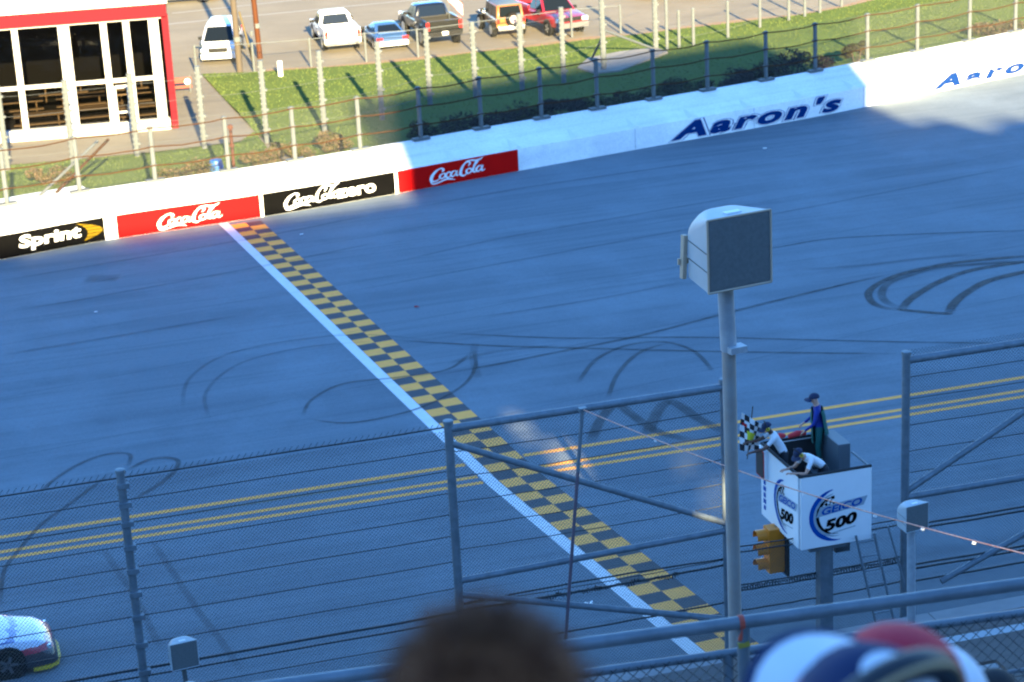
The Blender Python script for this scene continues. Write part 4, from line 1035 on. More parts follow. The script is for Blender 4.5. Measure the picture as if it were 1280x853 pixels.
arches(o, (-1.38, 1.42), w_, 0.34); wheels(o, (-1.38, 1.42), w_ - .10, 0.345, 0.28, rim=mat('grey_race_rim', (0.10, 0.105, 0.115), 0.5, 0.5))
ct = trk(13, 848); f = E.copy()
c = Vector((ct.x, ct.y, 0)) - E * 1.42 + N * 0.9
o.location = (c.x, c.y, tz(c) + 0.004); o.rotation_euler = Euler((math.atan(-BANK_T), 0, TA), 'XYZ')
# ================================================================== GRANDSTAND (behind and below the camera; it shades the track)
stand = thing('grandstand', 'tall grandstand with stepped concrete rows and aluminium benches facing the track', 'grandstand')
GA = R_(17.0); GO = Vector((9.7, -15.0, 0)); GD = Vector((math.cos(GA), math.sin(GA), 0)); GN = Vector((-math.sin(GA), math.cos(GA), 0))
GROT = Matrix.Rotation(GA, 3, 'Z')
def sun_src(p):
    """where the sun ray that reaches p crosses the stand's back wall: (run, height)"""
    p = Vector(p); k = (GO - p).dot(GN) / (-SH).dot(GN)
    q = p - SH * k
    return (q - GO).dot(GD), p.z + k * math.tan(SUN_EL)
def back_box(t0, t1, z0, z1, mb, th=0.4):
    c = GO + GD * ((t0 + t1) / 2) + Vector((0, 0, (z0 + z1) / 2)); mb.box(c, (t1 - t0, th, z1 - z0), GROT)
t_gap, z_gap = sun_src(trk(652, 535))
t_g2, z_g2 = sun_src(onfence(893, 622))
TW0, TW1 = sun_src(wl(Lpx(515), 1.0, 1.2))[0], sun_src(wl(Lpx(1092), 1.0, 1.2))[0]
Z_ROOF = sun_src(gnd(240, 287))[1]
Z_TOW0, Z_TOW1 = sun_src(gnd(560, 118))[1], sun_src(gnd(930, 52))[1]
gaps = sorted([(t_gap - 0.26, t_gap + 0.24, z_gap - 0.36, z_gap + 0.36), (t_g2 - 0.30, t_g2 + 0.40, z_g2 - 0.46, z_g2 + 0.46)])
if gaps[0][1] > gaps[1][0]: gaps = [(min(g[0] for g in gaps), max(g[1] for g in gaps), min(g[2] for g in gaps), max(g[3] for g in gaps))]
mb = MB(); t = -90.0
for (a, b, z0, z1) in gaps:
    back_box(t, a, -0.1, Z_ROOF, mb); back_box(a, b, -0.1, z0, mb); back_box(a, b, z1, Z_ROOF, mb); t = b
back_box(t, TW1, -0.1, Z_ROOF, mb)
mb.build('back_wall', 'concrete_grey', stand)
rn = random.Random(9)
mb = MB(); ragged = [sun_src(gnd(*q)) for q in ((1092, 134), (1112, 143), (1134, 155), (1150, 149), (1166, 147), (1200, 155), (1228, 162), (1240, 150), (1262, 146), (1290, 152), (1330, 150), (1400, 135))]
ragged = sorted(ragged); poly = [(TW1 - 0.05, -0.1), (TW1 - 0.05, ragged[0][1])] + [(max(TW1, t_), z_) for t_, z_ in ragged] + [(ragged[-1][0] + 60, ragged[-1][1]), (ragged[-1][0] + 60, -0.1)]
mb.prism(poly, -0.6, -0.2, lambda u, v, k: GO + GD * u + GN * k + Vector((0, 0, v)))   # lower ragged top of the stand past the press box
mb.build('back_wall', 'concrete_grey', stand)
mb = MB(); mb.prism([(TW0, Z_ROOF), (TW1, Z_ROOF), (TW1, Z_TOW1), (TW0, Z_TOW0)], -3, 0.2, lambda u, v, k: GO + GD * u + GN * k + Vector((0, 0, v))); mb.build('press_box', 'concrete', stand)
# upper deck: stepped rows down to the front walkway
UA = R_(10.4); UE = Vector((math.cos(UA), math.sin(UA), 0)); UN = Vector((-math.sin(UA), math.cos(UA), 0)); UROT = Matrix.Rotation(UA, 3, 'Z')
FLOOR0 = 21.35
for k in range(-22, 11):
    y = k * 0.80; z = FLOOR0 - k * 0.43 - 0.15
    mb = MB(); mb.box(UN * y + Vector((0, 0, z - 0.10)), (70, 0.82, 0.2), UROT); mb.build('row_step', 'concrete_grey', stand)
    if k not in (0, 10, 9):
        mb = MB(); mb.box(UN * (y - 0.18) + Vector((0, 0, z + 0.40)), (66, 0.26, 0.05), UROT); mb.build('bench', 'galv', stand)
zwalk = FLOOR0 - 10 * 0.43 - 0.15
mb = MB(); mb.box(UN * 8.95 + Vector((0, 0, zwalk - 0.14)), (70, 1.5, 0.2), UROT); mb.build('walkway', 'concrete_grey', stand)
# lower deck
M['bench_alu'] = mat('pale_aluminium_bench', (0.34, 0.37, 0.40), 0.5, 0.3, noise=(3, 0.6, (0.26, 0.29, 0.32)))
M['step_yellow'] = mat('yellow_step_paint', (0.42, 0.26, 0.03), 0.7, noise=(5, 0.5, (0.30, 0.19, 0.04)))
M['brown_board'] = mat('brown_boarding', (0.10, 0.085, 0.075), 0.8, noise=(4, 0.5, (0.07, 0.06, 0.055)))
FROT = Matrix.Rotation(TA, 3, 'Z')
for k in range(0, 20):
    d = -4.4 - k * 0.86; z = 2.3 + k * 0.42
    mb = MB(); mb.box(fr(0, d, z - 0.22), (90, 0.88, 0.44), FROT); mb.build('lower_row_step', 'concrete_grey', stand)
    if k % 2 == 1 or k < 2:
        for j in range(-5, 5):
            if k > 8 and abs(j) > 2: continue
            mb = MB(); mb.box(fr(j * 6.2 + 2.0 - 0.4 * (k % 3), d + 0.16, z + 0.36), (5.2, 0.30, 0.06), FROT)
            mb.box(fr(j * 6.2 + 0.5, d + 0.16, z + 0.16), (0.08, 0.2, 0.34), FROT); mb.box(fr(j * 6.2 + 3.5, d + 0.16, z + 0.16), (0.08, 0.2, 0.34), FROT)
            mb.build('bench', 'bench_alu' if (k, j) in ((1, 0),) else 'brown_board', stand)
for k in range(0, 10):
    d = -4.4 - k * 0.86; z = 2.3 + k * 0.42
    mb = MB(); mb.box(fr(5.2 - 0.35 * k, d + 0.34, z + 0.004), (1.0, 0.16, 0.02), FROT); mb.build('yellow_tread', 'step_yellow', stand)
# near outer wall of the track
ow = thing('outer_wall', 'low grey concrete track wall under the tall catch fence', 'wall')
for k in range(-12, 12):
    mb = MB(); mb.box(fr(k * 4.0 + 1.7, -1.28, 0.75), (3.985, 0.5, 1.62), FROT); mb.build('wall_panel', 'concrete_grey', ow, bevel=0.02)

# ================================================================== CATCH FENCE
ZT = 7.13; ZB = 0.80
def fpost(o, s, z1=ZT, r=0.085, d=0.0, clamps=()):
    mb = MB(); mb.tube([fr(s, d, ZB - 0.02), fr(s, d, z1)], r, 12); mb.lathe([(0.0, 0.03), (r * 1.15, 0.02), (r * 1.18, -0.05)], 12, fr(s, d, z1 + 0.02))
    for z in clamps: mb.box(fr(s + 0.02, d - 0.06, z), (0.24, 0.14, 0.10), FROT)
    return mb.build('post', 'galv', o, smooth=True)
def rail(o, s0, z0, s1, z1, r=0.075, name='rail', d=0.0):
    mb = MB(); mb.tube([fr(s0, d, z0), fr(s1, d, z1)], r, 12); return mb.build(name, 'galv', o, smooth=True)
def fcable(o, s0, s1, z, r, sag=0.03, d=0.05, n=14, name='cable'):
    mb = MB(); pts = [fr(s0 + (s1 - s0) * i / n, d, z - sag * math.sin(math.pi * i / n) + 0.006 * math.sin(i * 2.3)) for i in range(n + 1)]
    mb.tube(pts, r, 5); return mb.build(name, 'cable', o)
def fmesh(o, s0, s1, z0, z1, d=0.03):
    mb = MB(); chainlink(mb, fr(s0, d, z0), E, Vector((0, 0, 1)), s1 - s0, z1 - z0, 0.080, 0.0028, 0.0050)
    return tag(mb.build('wire_mesh', 'wire', o, recalc=False), kind='stuff')
SA, SG0, SG1, SR = -12.92, -6.39, -0.49, 3.64
CZ = (6.58, 6.10, 5.62, 5.15, 4.67, 4.1, 3.5, 2.4, 1.95)
cf = thing('catch_fence', 'catch fence of wire mesh and cables on a slim blue grey post', 'fence')
for s in (SA, -19.4, -25.9): fpost(cf, s, 7.18, clamps=(6.9, 6.5, 6.1, 5.6, 5.1, 4.6, 4.1, 3.5, 2.9))
fcable(cf, -26, SG0, 7.05, 0.018); fcable(cf, -26, SG0, 2.95, 0.028); fcable(cf, -26, SG0, 2.78, 0.02)
for z in CZ: fcable(cf, -26, SG0, z, 0.011)
fmesh(cf, -26, SG0, ZB, 6.98)
mb = MB()
for i in range(150):
    s = -26 + i * 0.13; p = fr(s, 0.05, 7.05); mb.tube([p, p + E * 0.07 + Vector((0, 0, 0.09))], 0.006, 4)
tag(mb.build('wire_barbs', 'wire', cf), kind='stuff')
g = thing('fence_gate', 'pipe framed fence gate with diagonal braces crossing the finish line view', 'gate')
fpost(g, SG0, ZT + 0.04, 0.09); fpost(g, SG1, ZT + 0.04, 0.09)
rail(g, SG0, ZT - 0.10, SG1, ZT - 0.10, 0.082, 'top_rail')
rail(g, SG0 + 0.05, 6.70, SG1 - 0.05, 3.98, 0.07, 'brace'); rail(g, SG0 + 0.05, 3.68, SG1 - 0.05, 3.80, 0.07, 'mid_rail'); rail(g, SG0 + 0.05, 3.36, SG1 - 0.05, 1.72, 0.07, 'brace')
for z in (6.5, 5.95, 5.4, 4.85, 4.35, 3.1): fcable(g, SG0, SG1, z, 0.010)
fcable(g, SG0, SG1, 2.98, 0.026); fcable(g, SG0, SG1, 3.12, 0.02, sag=-0.05); fcable(g, SG0, SG1, 2.1, 0.02)
mb = MB(); pts = []
for i in range(260):
    s = SG0 + 0.8 + i * 0.0155; a = i * 1.9 + 1.3 * math.sin(i * 0.21); q_ = 0.020 + 0.045 * abs(math.sin(i * 0.057)) * rn.uniform(0.4, 1.1); pts.append(fr(s, 0.05 + q_ * math.cos(a), 2.96 + q_ * math.sin(a) - 0.03 * abs(math.sin(i * .11))))
mb.tube(pts, 0.014, 4); mb.build('cable_lashing', 'cable', g)
fmesh(g, SG0, SG1, ZB, ZT - 0.15)
lp = thing('low_fence', 'low mesh fence panel under the white flag stand', 'fence')
for z in (3.35, 3.22, 2.45, 2.32, 1.85): fcable(lp, SG1, SR, z, 0.018)
fmesh(lp, SG1, SR, ZB, 3.3); 
mb = MB(); pts = []
for i in range(220):
    s = SG1 + 0.2 + i * 0.0175; a = i * 1.9 + 1.3 * math.sin(i * 0.19); q_ = 0.018 + 0.045 * abs(math.sin(i * 0.05)) * rn.uniform(0.4, 1.1); pts.append(fr(s, 0.05 + q_ * math.cos(a), 2.36 + q_ * math.sin(a)))
mb.tube(pts, 0.014, 4); mb.build('cable_lashing', 'cable', lp)
rf = thing('catch_fence', 'pipe framed catch fence section to the right of the flag stand', 'fence')
fpost(rf, SR, ZT + 0.04, 0.09); fpost(rf, SR + 6.0, ZT + 0.04, 0.09); fpost(rf, SR + 12, ZT + 0.04, 0.09)
rail(rf, SR, ZT - 0.12, SR + 12, ZT - 0.12, 0.085, 'top_rail'); rail(rf, SR + .05, 3.86, SR + 5.95, 3.86, 0.075, 'mid_rail'); rail(rf, SR + .05, 4.0, SR + 5.95, 7.0, 0.07, 'brace'); rail(rf, SR + 0.9, 1.7, SR + 5.95, 3.7, 0.07, 'brace'); rail(rf, SR + 6.05, 3.86, SR + 12, 3.86, 0.075, 'mid_rail')
for z in (6.6, 6.1, 5.5, 4.9, 4.4): fcable(rf, SR, SR + 12, z, 0.010)
for z in (3.15, 3.05, 2.2, 2.1, 1.8): fcable(rf, SR, SR + 12, z, 0.024)
fmesh(rf, SR, SR + 12, ZB, ZT + 0.1)
# slim leaning pole with the tagged rope
pa = onfence(728, 512, -0.25); pb = onfence(708, 785, -0.25)
po = thing('rope_pole', 'slim dark leaning pole with a pale upper part beside the finish line', 'pole', (pb.x, pb.y, 0))
lo = Vector((pb.x, pb.y, 0)); mid = pb.lerp(pa, 0.72)
mb = MB(); mb.tube([pb - lo + (pb - pa).normalized() * 0.9, mid - lo], 0.036, 8); mb.build('lower_tube', mat('dark_plum_tube', (0.11, 0.085, 0.11), 0.5), po, smooth=True)
mb = MB(); mb.tube([mid - lo, pa - lo], 0.038, 8); mb.box(pa - lo, (0.16, 0.14, 0.08), FROT); mb.build('upper_tube', 'galv', po, smooth=True)
ra, rb_ = pa.copy(), at_depth(1420, 727, 24.0)
rp = thing('tagged_rope', 'thin red and white rope with small tags strung past the flag stand', 'rope', (0, 0, 0))
M['rope'] = mat('red_white_rope', (0.42, 0.15, 0.10), 0.8, noise=(12, 0.3, (0.50, 0.34, 0.28)))
rpts = [ra.lerp(rb_, i / 40) - Vector((0, 0, 0.25 * math.sin(math.pi * i / 40))) for i in range(41)]
mb = MB(); mb.tube(rpts, 0.011, 6); mb.build('cord', 'rope', rp)
for i in (8, 15, 21, 26, 29, 32, 35, 38):
    mb = MB(); mb.box(rpts[i] - Vector((0, 0, 0.03)), (0.05, 0.02, 0.035), Matrix.Rotation(0.4, 3, 'Y')); mb.build('tag', 'plate', rp)

# ================================================================== FLAG STAND
fs_ = thing('flag_stand', 'white boxed flag stand with race logos raised on a steel post', 'flag stand', fr(1.885, 0.75, 0), TA)
# local: x along the fence, y towards the track
bx0, bx1, by0, by1, bz0, bz1 = -0.815, 0.815, -1.05, 1.05, 3.19, 4.85
mb = MB(); mb.box((0, by0, (bz0 + bz1) / 2), (1.63, 0.05, bz1 - bz0)); mb.build('front_panel', 'white_sign', fs_, bevel=0.008)
mb = MB(); mb.box((bx0, 0.03, (bz0 + bz1) / 2), (0.05, 2.03, bz1 - bz0)); mb.build('side_panel', 'white_sign', fs_, bevel=0.008)
mb = MB(); mb.box((bx1, 0.03, (bz0 + 3.95) / 2), (0.05, 2.03, 3.95 - bz0)); mb.build('side_panel', 'white_sign', fs_, bevel=0.008)
mb = MB(); mb.box((0, by1, (bz0 + bz1) / 2), (1.58, 0.05, bz1 - bz0)); mb.build('back_panel', 'white_sign', fs_, bevel=0.008)
M['deck_dark'] = mat('dark_rubber_mat', (0.02, 0.022, 0.025), 0.8)
mb = MB(); mb.box((0, 0, 3.92), (1.57, 2.04, 0.06)); mb.build('floor_plate', 'deck_dark', fs_)
mb = MB(); mb.box((0, 0, 3.20), (1.56, 2.04, 0.05)); mb.build('underside', 'galv', fs_)
mb = MB()
for a, b in (((bx0, by0), (bx1, by0)), ((bx0, by0), (bx0, by1)), ((bx0, by1), (bx1, by1))): mb.tube([(a[0], a[1], bz1 + 0.02), (b[0], b[1], bz1 + 0.02)], 0.035, 8)
mb.build('padded_rim', 'deck_dark', fs_, smooth=True)
mb = MB(); mb.box((bx0 + .05, 0, 4.4), (0.03, 2.0, 0.85)); mb.box((0, by0 + .05, 4.4), (1.5, 0.03, 0.85)); mb.box((0, by1 - .05, 4.4), (1.5, 0.03, 0.85)); mb.build('inner_dark_sheet', 'deck_dark', fs_)  # dark sheets added over the inner panel faces to darken the interior
mb = MB()
for z in (4.4, 4.85): mb.tube([(bx1 - .03, by0, z), (bx1 - .03, -0.15, z)], 0.025, 8)
mb.tube([(bx1 - .03, by0 + .03, 3.95), (bx1 - .03, by0 + .03, 4.87)], 0.03, 8); mb.build('side_rail', 'galv', fs_)
M['cabinet'] = mat('dark_grey_cabinet', (0.10, 0.12, 0.14), 0.5)
mb = MB(); mb.box((0.62, 0.30, 4.50), (0.28, 0.85, 1.10)); cb = mb.build('cabinet', 'cabinet', fs_, bevel=0.015)
mb = MB(); mb.box((-0.16, -0.80, 1.9), (0.30, 0.26, 2.5)); mb.box((-0.16, -0.80, 0.73), (0.5, 0.44, 0.06)); mb.box((-0.12, -0.15, 3.1), (0.9, 1.6, 0.12)); mb.build('support_post', 'galv', fs_, bevel=0.01)
mb = MB(); mb.box((0.32, -0.55, 2.98), (0.34, 0.3, 0.36)); mb.build('junction_box', 'galv', fs_, bevel=0.01)
# logo on two faces: blue swoosh ring, grey banner, lettering
def logo(prefix_parent, fn, w_, h_):
    """fn(u,v,k) -> local point, u,v in 0..1 on the face, k outwards layer"""
    def flat(mbx, pts, k): mbx.add([fn(u, v, k) for u, v in pts], [tuple(range(len(pts)))])
    def arc(r0, r1, a0, a1, cx, cy, n=26, taper=True):
        out, inn = [], []
        for i in range(n + 1):
            t = i / n; a = R_(a0 + (a1 - a0) * t); th = math.sin(math.pi * min(1, max(0, 0.04 + t * 0.96))) if taper else 1
            out.append((cx + r1 * math.cos(a) * 1.0 / w_, cy + r1 * math.sin(a) / h_)); rr_ = r1 - (r1 - r0) * th
            inn.append((cx + rr_ * math.cos(a) / w_, cy + rr_ * math.sin(a) / h_))
        return out, inn
    for r0, r1, mt, k, nm in ((0.44, 0.60, 'sign_blue', 1, 'swoosh'), (0.40, 0.50, 'sign_grey', 2, 'swoosh_band'), (0.37, 0.44, 'sign_black', 3, 'swoosh_line')):
        o_, i_ = arc(r0, r1, 95, 285, 0.48, 0.42)
        mbx = MB()
        for j in range(len(o_) - 1): flat(mbx, [o_[j], o_[j + 1], i_[j + 1], i_[j]], k)
        mbx.build(nm, mt, prefix_parent, recalc=False)
    mbx = MB()                                  # chequered corner of the ring
    for i in range(7):
        for j in range(3):
            if (i + j) % 2: continue
            a0, a1 = R_(92 + i * 10), R_(102 + i * 10); r0, r1 = 0.24 + j * .07, 0.31 + j * .07
            flat(mbx, [(0.48 + r * math.cos(a) / w_, 0.42 + r * math.sin(a) / h_) for r, a in ((r0, a0), (r1, a0), (r1, a1), (r0, a1))], 4)
    mbx.build('chequer_band', 'sign_black', prefix_parent, recalc=False)
    mbx = MB(); flat(mbx, [(0.20, 0.42), (0.90, 0.50), (0.96, 0.62), (0.26, 0.56)], 5); mbx.build('banner', 'sign_grey', prefix_parent, recalc=False)
    def put(s, u0, u1, v0, v1, mt, k, slope=0.09, offset=0.02):
        o_ = text_obj(s, 1, 'lettering', mt, prefix_parent, shear=0.15, offset=offset, thick=0.0)
        me = o_.data; xs = [v.co.x for v in me.vertices]; zs = [v.co.z for v in me.vertices]
        for v in me.vertices:
            uu = (v.co.x - min(xs)) / (max(xs) - min(xs)); vv = (v.co.z - min(zs)) / (max(zs) - min(zs))
            v.co = fn(u0 + (u1 - u0) * uu, v0 + (v1 - v0) * vv + slope * uu, k)
    put('GEICO', 0.28, 0.88, 0.435, 0.535, 'sign_blue', 6, 0.075, 0.035)
    put('500', 0.32, 0.80, 0.20, 0.36, 'sign_black', 7, 0.07, 0.05)
    mbx = MB(); flat(mbx, [(0.36, 0.155), (0.78, 0.215), (0.78, 0.228), (0.36, 0.168)], 6); mbx.build('underline', 'sign_grey', prefix_parent, recalc=False)
fnf = lambda u, v, k: Vector((bx0 + 0.03 + u * 1.57, by0 - 0.026 - 0.0015 * k, bz0 + v * (bz1 - bz0)))
fns = lambda u, v, k: Vector((bx0 - 0.026 - 0.0015 * k, by1 - 0.62 - u * 1.46, bz0 + v * (bz1 - bz0)))
logo(fs_, fnf, 1.57, 1.66); logo(fs_, fns, 1.46, 1.66)
# score board and vertical lettering on the side face
mb = MB(); mb.box((bx0 - 0.07, 0.86, 4.50), (0.10, 0.46, 0.66)); bd = mb.build('display_board', 'white_sign', fs_, bevel=0.01)
mb = MB(); mb.box((bx0 - 0.121, 0.86, 4.50), (0.012, 0.45, 0.65)); mb.build('display_frame', 'sign_red', bd)
mb = MB(); mb.box((bx0 - 0.125, 0.86, 4.50), (0.02, 0.40, 0.60)); mb.build('display_face', 'deck_dark', bd)
for i in range(5):
    mb = MB(); mb.box((bx0 - 0.03, 0.84, 4.03 - i * 0.15), (0.012, 0.13 if i % 2 else 0.10, 0.10)); mb.build('vertical_mark', 'sign_blue', fs_)
M['red_fabric'] = mat('furled_red_cloth', (0.60, 0.04, 0.05), 0.8)
# furled flags on the rim: things of their own
for i, (y0, y1, x, mt) in enumerate(((1.02, 0.95, -0.50, 'red_fabric'), (1.00, 0.92, -0.20, 'red_fabric'))):
    c = fr(1.885 + x, 0.75 + y0, 4.95); m_ = MB(); e2 = fr(1.885 + x + (0.22 if i == 0 else 0.40), 0.75 + y1 + 0.06, 4.98)
    m_.tube([c - Vector((0, 0, .0)), c.lerp(e2, .5) + Vector((0, 0, .03)), e2], [0.05, 0.07, 0.045], 8)
    tag(m_.build('furled_flag', mt, smooth=True), ['furled red flag lying on the flag stand rim beside the flagman', 'second furled red flag lying nearer the tall blue figure'][i], 'flag')
# yellow signal light hanging under the stand on the track side
sg = thing('signal_light', 'yellow hooded three lamp signal hanging below the flag stand', 'signal', fr(0.98, 0.95, 0), TA)
M['signal_yellow'] = mat('signal_yellow_paint', (0.78, 0.27, 0.012), 0.45, noise=(5, 0.5, (0.62, 0.21, 0.015)))
mb = MB(); mb.box((0, 0, 2.72), (0.36, 0.34, 1.04)); mb.build('housing', 'signal_yellow', sg, bevel=0.02)
mb = MB(); mb.box((0.21, 0, 2.72), (0.05, 0.62, 1.16)); mb.build('back_plate', 'trim_black', sg, bevel=0.01)
mb = MB(); mb.tube([(0.05, 0, 3.2), (0.05, 0, 3.24)], 0.05, 8); mb.tube([(0.1, -.1, 2.2), (0.3, -.3, 2.05), (0.6, -.5, 2.1)], 0.012, 5); mb.build('hanger', 'galv', sg)
for i in range(3):
    z = 3.06 - i * 0.34
    mb = MB(); R90y_ = Matrix.Rotation(-math.pi / 2, 3, 'Y')
    pr = [Vector((-0.18 - 0.26 * a, 0.15 * math.cos(R_(b)), z + 0.15 * math.sin(R_(b)))) for a in (0, 1) for b in range(-20, 201, 22)]
    k = len(pr) // 2; mb.add(pr, [(j, j + 1, k + j + 1, k + j) for j in range(k - 1)]); mb.build('lamp_hood', 'signal_yellow', sg)
    mb = MB(); mb.lathe([(0.0, 0.03), (0.08, 0.02), (0.125, 0.0)], 14, (-0.185, 0, z), R90y_); mb.build('lens', 'deck_dark', sg)
# ladder to the stand
la, lb = fr(2.30, -0.40, 3.35), fr(2.75, -0.75, 0.75)
ldr = thing('ladder', 'grey steel ladder leaning up to the flag stand floor', 'ladder', (lb.x, lb.y, 0)); off = Vector((lb.x, lb.y, 0))
for k in (0, 0.42):
    mb = MB(); mb.tube([lb - off + E * k, la - off + E * k], 0.03, 6); mb.build('ladder_rail', 'galv', ldr)
for i in range(8):
    p = lb.lerp(la, (i + .5) / 8) - off; mb = MB(); mb.tube([p, p + E * 0.42], 0.018, 6); mb.build('rung', 'galv', ldr)
mb = MB(); mb.tube([la - off + E * 0.75 + Vector((0, 0, .1)), lb - off + E * 0.95], 0.025, 6); mb.build('handrail', 'galv', ldr)

# ================================================================== LOUDSPEAKERS ON POLES
M['spk'] = mat('grey_speaker_shell', (0.40, 0.44, 0.47), 0.5, noise=(4, 0.5, (0.34, 0.38, 0.41)))
M['spk_face'] = mat('dark_speaker_grille', (0.125, 0.138, 0.142), 0.7, noise=(30, 0.3, (0.10, 0.112, 0.116)))
M['tan'] = mat('tan_bracket', (0.42, 0.34, 0.25), 0.6)
def speaker(label, loc, rz, w_=0.54, h_=0.56, pole_len=4.5, pole_r=0.054, collar=True, pole_mat='galv', mount=True):
    o = thing('loudspeaker', label, 'loudspeaker', loc, rz)     # origin: top of the pole
    def rr(y, w2, z0, z1, c=0.03):
        return [Vector(p) for p in ((-w2 + c, y, z0), (w2 - c, y, z0), (w2, y, z0 + c), (w2, y, z1 - c), (w2 - c, y, z1), (-w2 + c, y, z1), (-w2, y, z1 - c), (-w2, y, z0 + c))]
    mb = MB(); sec = []; D = 0.42
    hw = lambda t: w_ / 2 * (1 - 0.16 * t)                      # flared horn: full width low down, running to a ridge at the top
    for i in range(15):
        t = i / 14; y = -0.12 + D * t; wb = hw(t) * (1 if t < .9 else 1 - (t - .9) * 2); wt = w_ / 2 * max(0.10, 1 - 1.05 * t)
        z0_ = 0.06 + 0.03 * t; top = 0.06 + h_ * (1 if t < 0.65 else 1 - 0.9 * (t - 0.65) ** 1.5); mid = z0_ + h_ * (0.96 - 0.42 * t)
        pr = [(-wb, z0_), (wb, z0_), (wb, mid)]
        for k in range(1, 5): a_ = k / 5 * math.pi / 2; pr.append((wt + (wb - wt) * math.cos(a_), mid + (top - mid) * math.sin(a_)))
        pr += [(wt, top), (-wt, top)]
        for k in range(4, 0, -1): a_ = k / 5 * math.pi / 2; pr.append((-wt - (wb - wt) * math.cos(a_), mid + (top - mid) * math.sin(a_)))
        pr.append((-wb, mid)); sec.append([Vector((x_, y, z_)) for x_, z_ in pr])
    mb.loft(sec); sh = mb.build('shell', 'spk', o, smooth=True)
    mb = MB(); mb.loft([rr(-0.119, w_ / 2 - 0.008, 0.068, 0.052 + h_, 0.006), rr(-0.126, w_ / 2 - 0.016, 0.076, 0.044 + h_, 0.006)]); mb.build('grille', 'spk_face', o)
    mb = MB(); z0, z1, x = 0.06, 0.06 + h_, w_ / 2
    for a, b in (((-x, z0), (x, z0)), ((x, z0), (x, z1)), ((x, z1), (-x, z1)), ((-x, z1), (-x, z0))): mb.tube([(a[0], -0.122, a[1]), (b[0], -0.122, b[1])], 0.009, 6)
    mb.build('rim', 'tan' if collar else 'spk', o)
    mb = MB()
    for zz, te in ((0.22, 0.88), (0.36, 0.85)):
        for sg_ in (-1, 1): mb.tube([(sg_ * (hw(0) + 0.001), -0.10, zz), (sg_ * (hw(te) + 0.001), -0.12 + D * te, zz + 0.02)], 0.0045, 5)
    mb.build('seam', 'spk_face', o)
    if mount:
        mb = MB(); mb.box((-hw(1) - 0.02, -0.12 + D * 0.97, 0.24), (0.035, 0.05, 0.34), Matrix.Rotation(0.06, 3, 'Y')); mb.box((-hw(1) + 0.03, -0.12 + D + 0.01, 0.20), (0.18, 0.02, 0.05)); mb.build('bracket', 'tan', o, bevel=0.006)
    mb = MB(); mb.box((0.0, -0.02, 0.06 + h_ + 0.002), (0.13, 0.06, 0.010)); mb.build('label_plate', 'plate', o)
    mb = MB(); mb.tube([(0.055, 0.12, -pole_len), (0.02, 0.10, -0.5), (-0.01, 0.08, 0.08)], [pole_r, pole_r, pole_r * 0.9], 14); mb.build('pole', pole_mat, o, smooth=True)
    if collar:
        mb = MB(); mb.tube([(0.02, 0.10, -0.50), (-0.01, 0.085, 0.06)], pole_r * 1.14, 12); mb.box((0.05, 0.04, -0.48), (0.14, 0.1, 0.05)); mb.build('sleeve', 'galv_light', o, smooth=True)
    return o
tp = at_depth(915, 361, 15.5)
speaker('large grey horn loudspeaker on a pole in front of the track', (tp.x, tp.y, tp.z - 0.02), R_(24), pole_len=4.9, pole_mat=mat('streaked_pole_steel', (0.34, 0.37, 0.39), 0.5, 0.35, noise=(3, 0.4, (0.30, 0.28, 0.26))))
tp = at_depth(1142, 664, 40.2)
speaker('small grey loudspeaker on a pale post beside the flag stand', (tp.x, tp.y, tp.z), R_(24), pole_len=2.6, pole_r=0.09, collar=False, mount=False, pole_mat='galv_light')
tp = at_depth(231, 836, 38.2)
speaker('small grey loudspeaker below the slim catch fence post', (tp.x, tp.y, tp.z), R_(22), pole_len=1.6, pole_r=0.05, collar=False, mount=False, pole_mat='galv_pale')
o = thing('horn_speaker', 'rounded grey horn speaker just under the small loudspeaker', 'loudspeaker', (tp.x + 0.08, tp.y - 0.25, tp.z - 0.62))
mb = MB(); mb.lathe([(0.0, 0.42), (0.14, 0.40), (0.24, 0.32), (0.30, 0.18), (0.31, 0.0), (0.28, -0.05)], 20); mb.build('dome', 'spk', o, smooth=True)
mb = MB(); mb.lathe([(0.30, -0.04), (0.33, -0.03), (0.33, 0.02), (0.305, 0.03)], 20); mb.build('rim', 'tan', o)

# ================================================================== FRONT RAILS OF THE UPPER DECK
fr_ = thing('guard_rail', 'thick blue grey pipe guard rail at the front of the upper seats', 'railing')
ra_ = at_depth(730, 805, 9.0); rb2 = gnd(1280, 730, ra_.z); rd = (rb2 - ra_); rd.z = 0; rd.normalize()
mb = MB(); mb.tube([ra_ - rd * 9, ra_ + rd * 14], 0.032, 14); mb.build('rail', 'galv', fr_, smooth=True)
for k in (-7.5, -5, -2.5, (at_depth(924, 778, 9.2) - ra_).dot(rd), 3.2, 6, 9, 12):
    p = ra_ + rd * k; mb = MB(); mb.tube([p, (p.x, p.y, zwalk - 0.05)], 0.03, 10); mb.build('post', 'galv', fr_, smooth=True)
p = ra_ + rd * ((at_depth(921, 778, 9.2) - ra_).dot(rd))
mb = MB(); mb.tube([p - rd * 0.012 + Vector((0, 0, 0)), p + rd * 0.012], 0.036, 12); mb.box(p - Vector((0, 0.02, 0.055)), (0.018, 0.012, 0.06), Matrix.Rotation(0.3, 3, 'Y'))
tag(mb.build('tape', mat('red_tape', (0.34, 0.06, 0.035), 0.7)), 'scrap of red tape tied round the thick guard rail', 'tape')
mb = MB(); mb.box(p - Vector((-0.01, 0.02, 0.105)), (0.055, 0.02, 0.025), Matrix.Rotation(-0.2, 3, 'Y')); mb.tube([p + Vector((0, 0, -.03)), p + Vector((0.01, -.02, -.10))], 0.006, 5)
tag(mb.build('yellow_tag', mat('yellow_tag_plastic', (0.26, 0.23, 0.03), 0.6)), 'small yellow tag hanging under the red tape', 'tag')
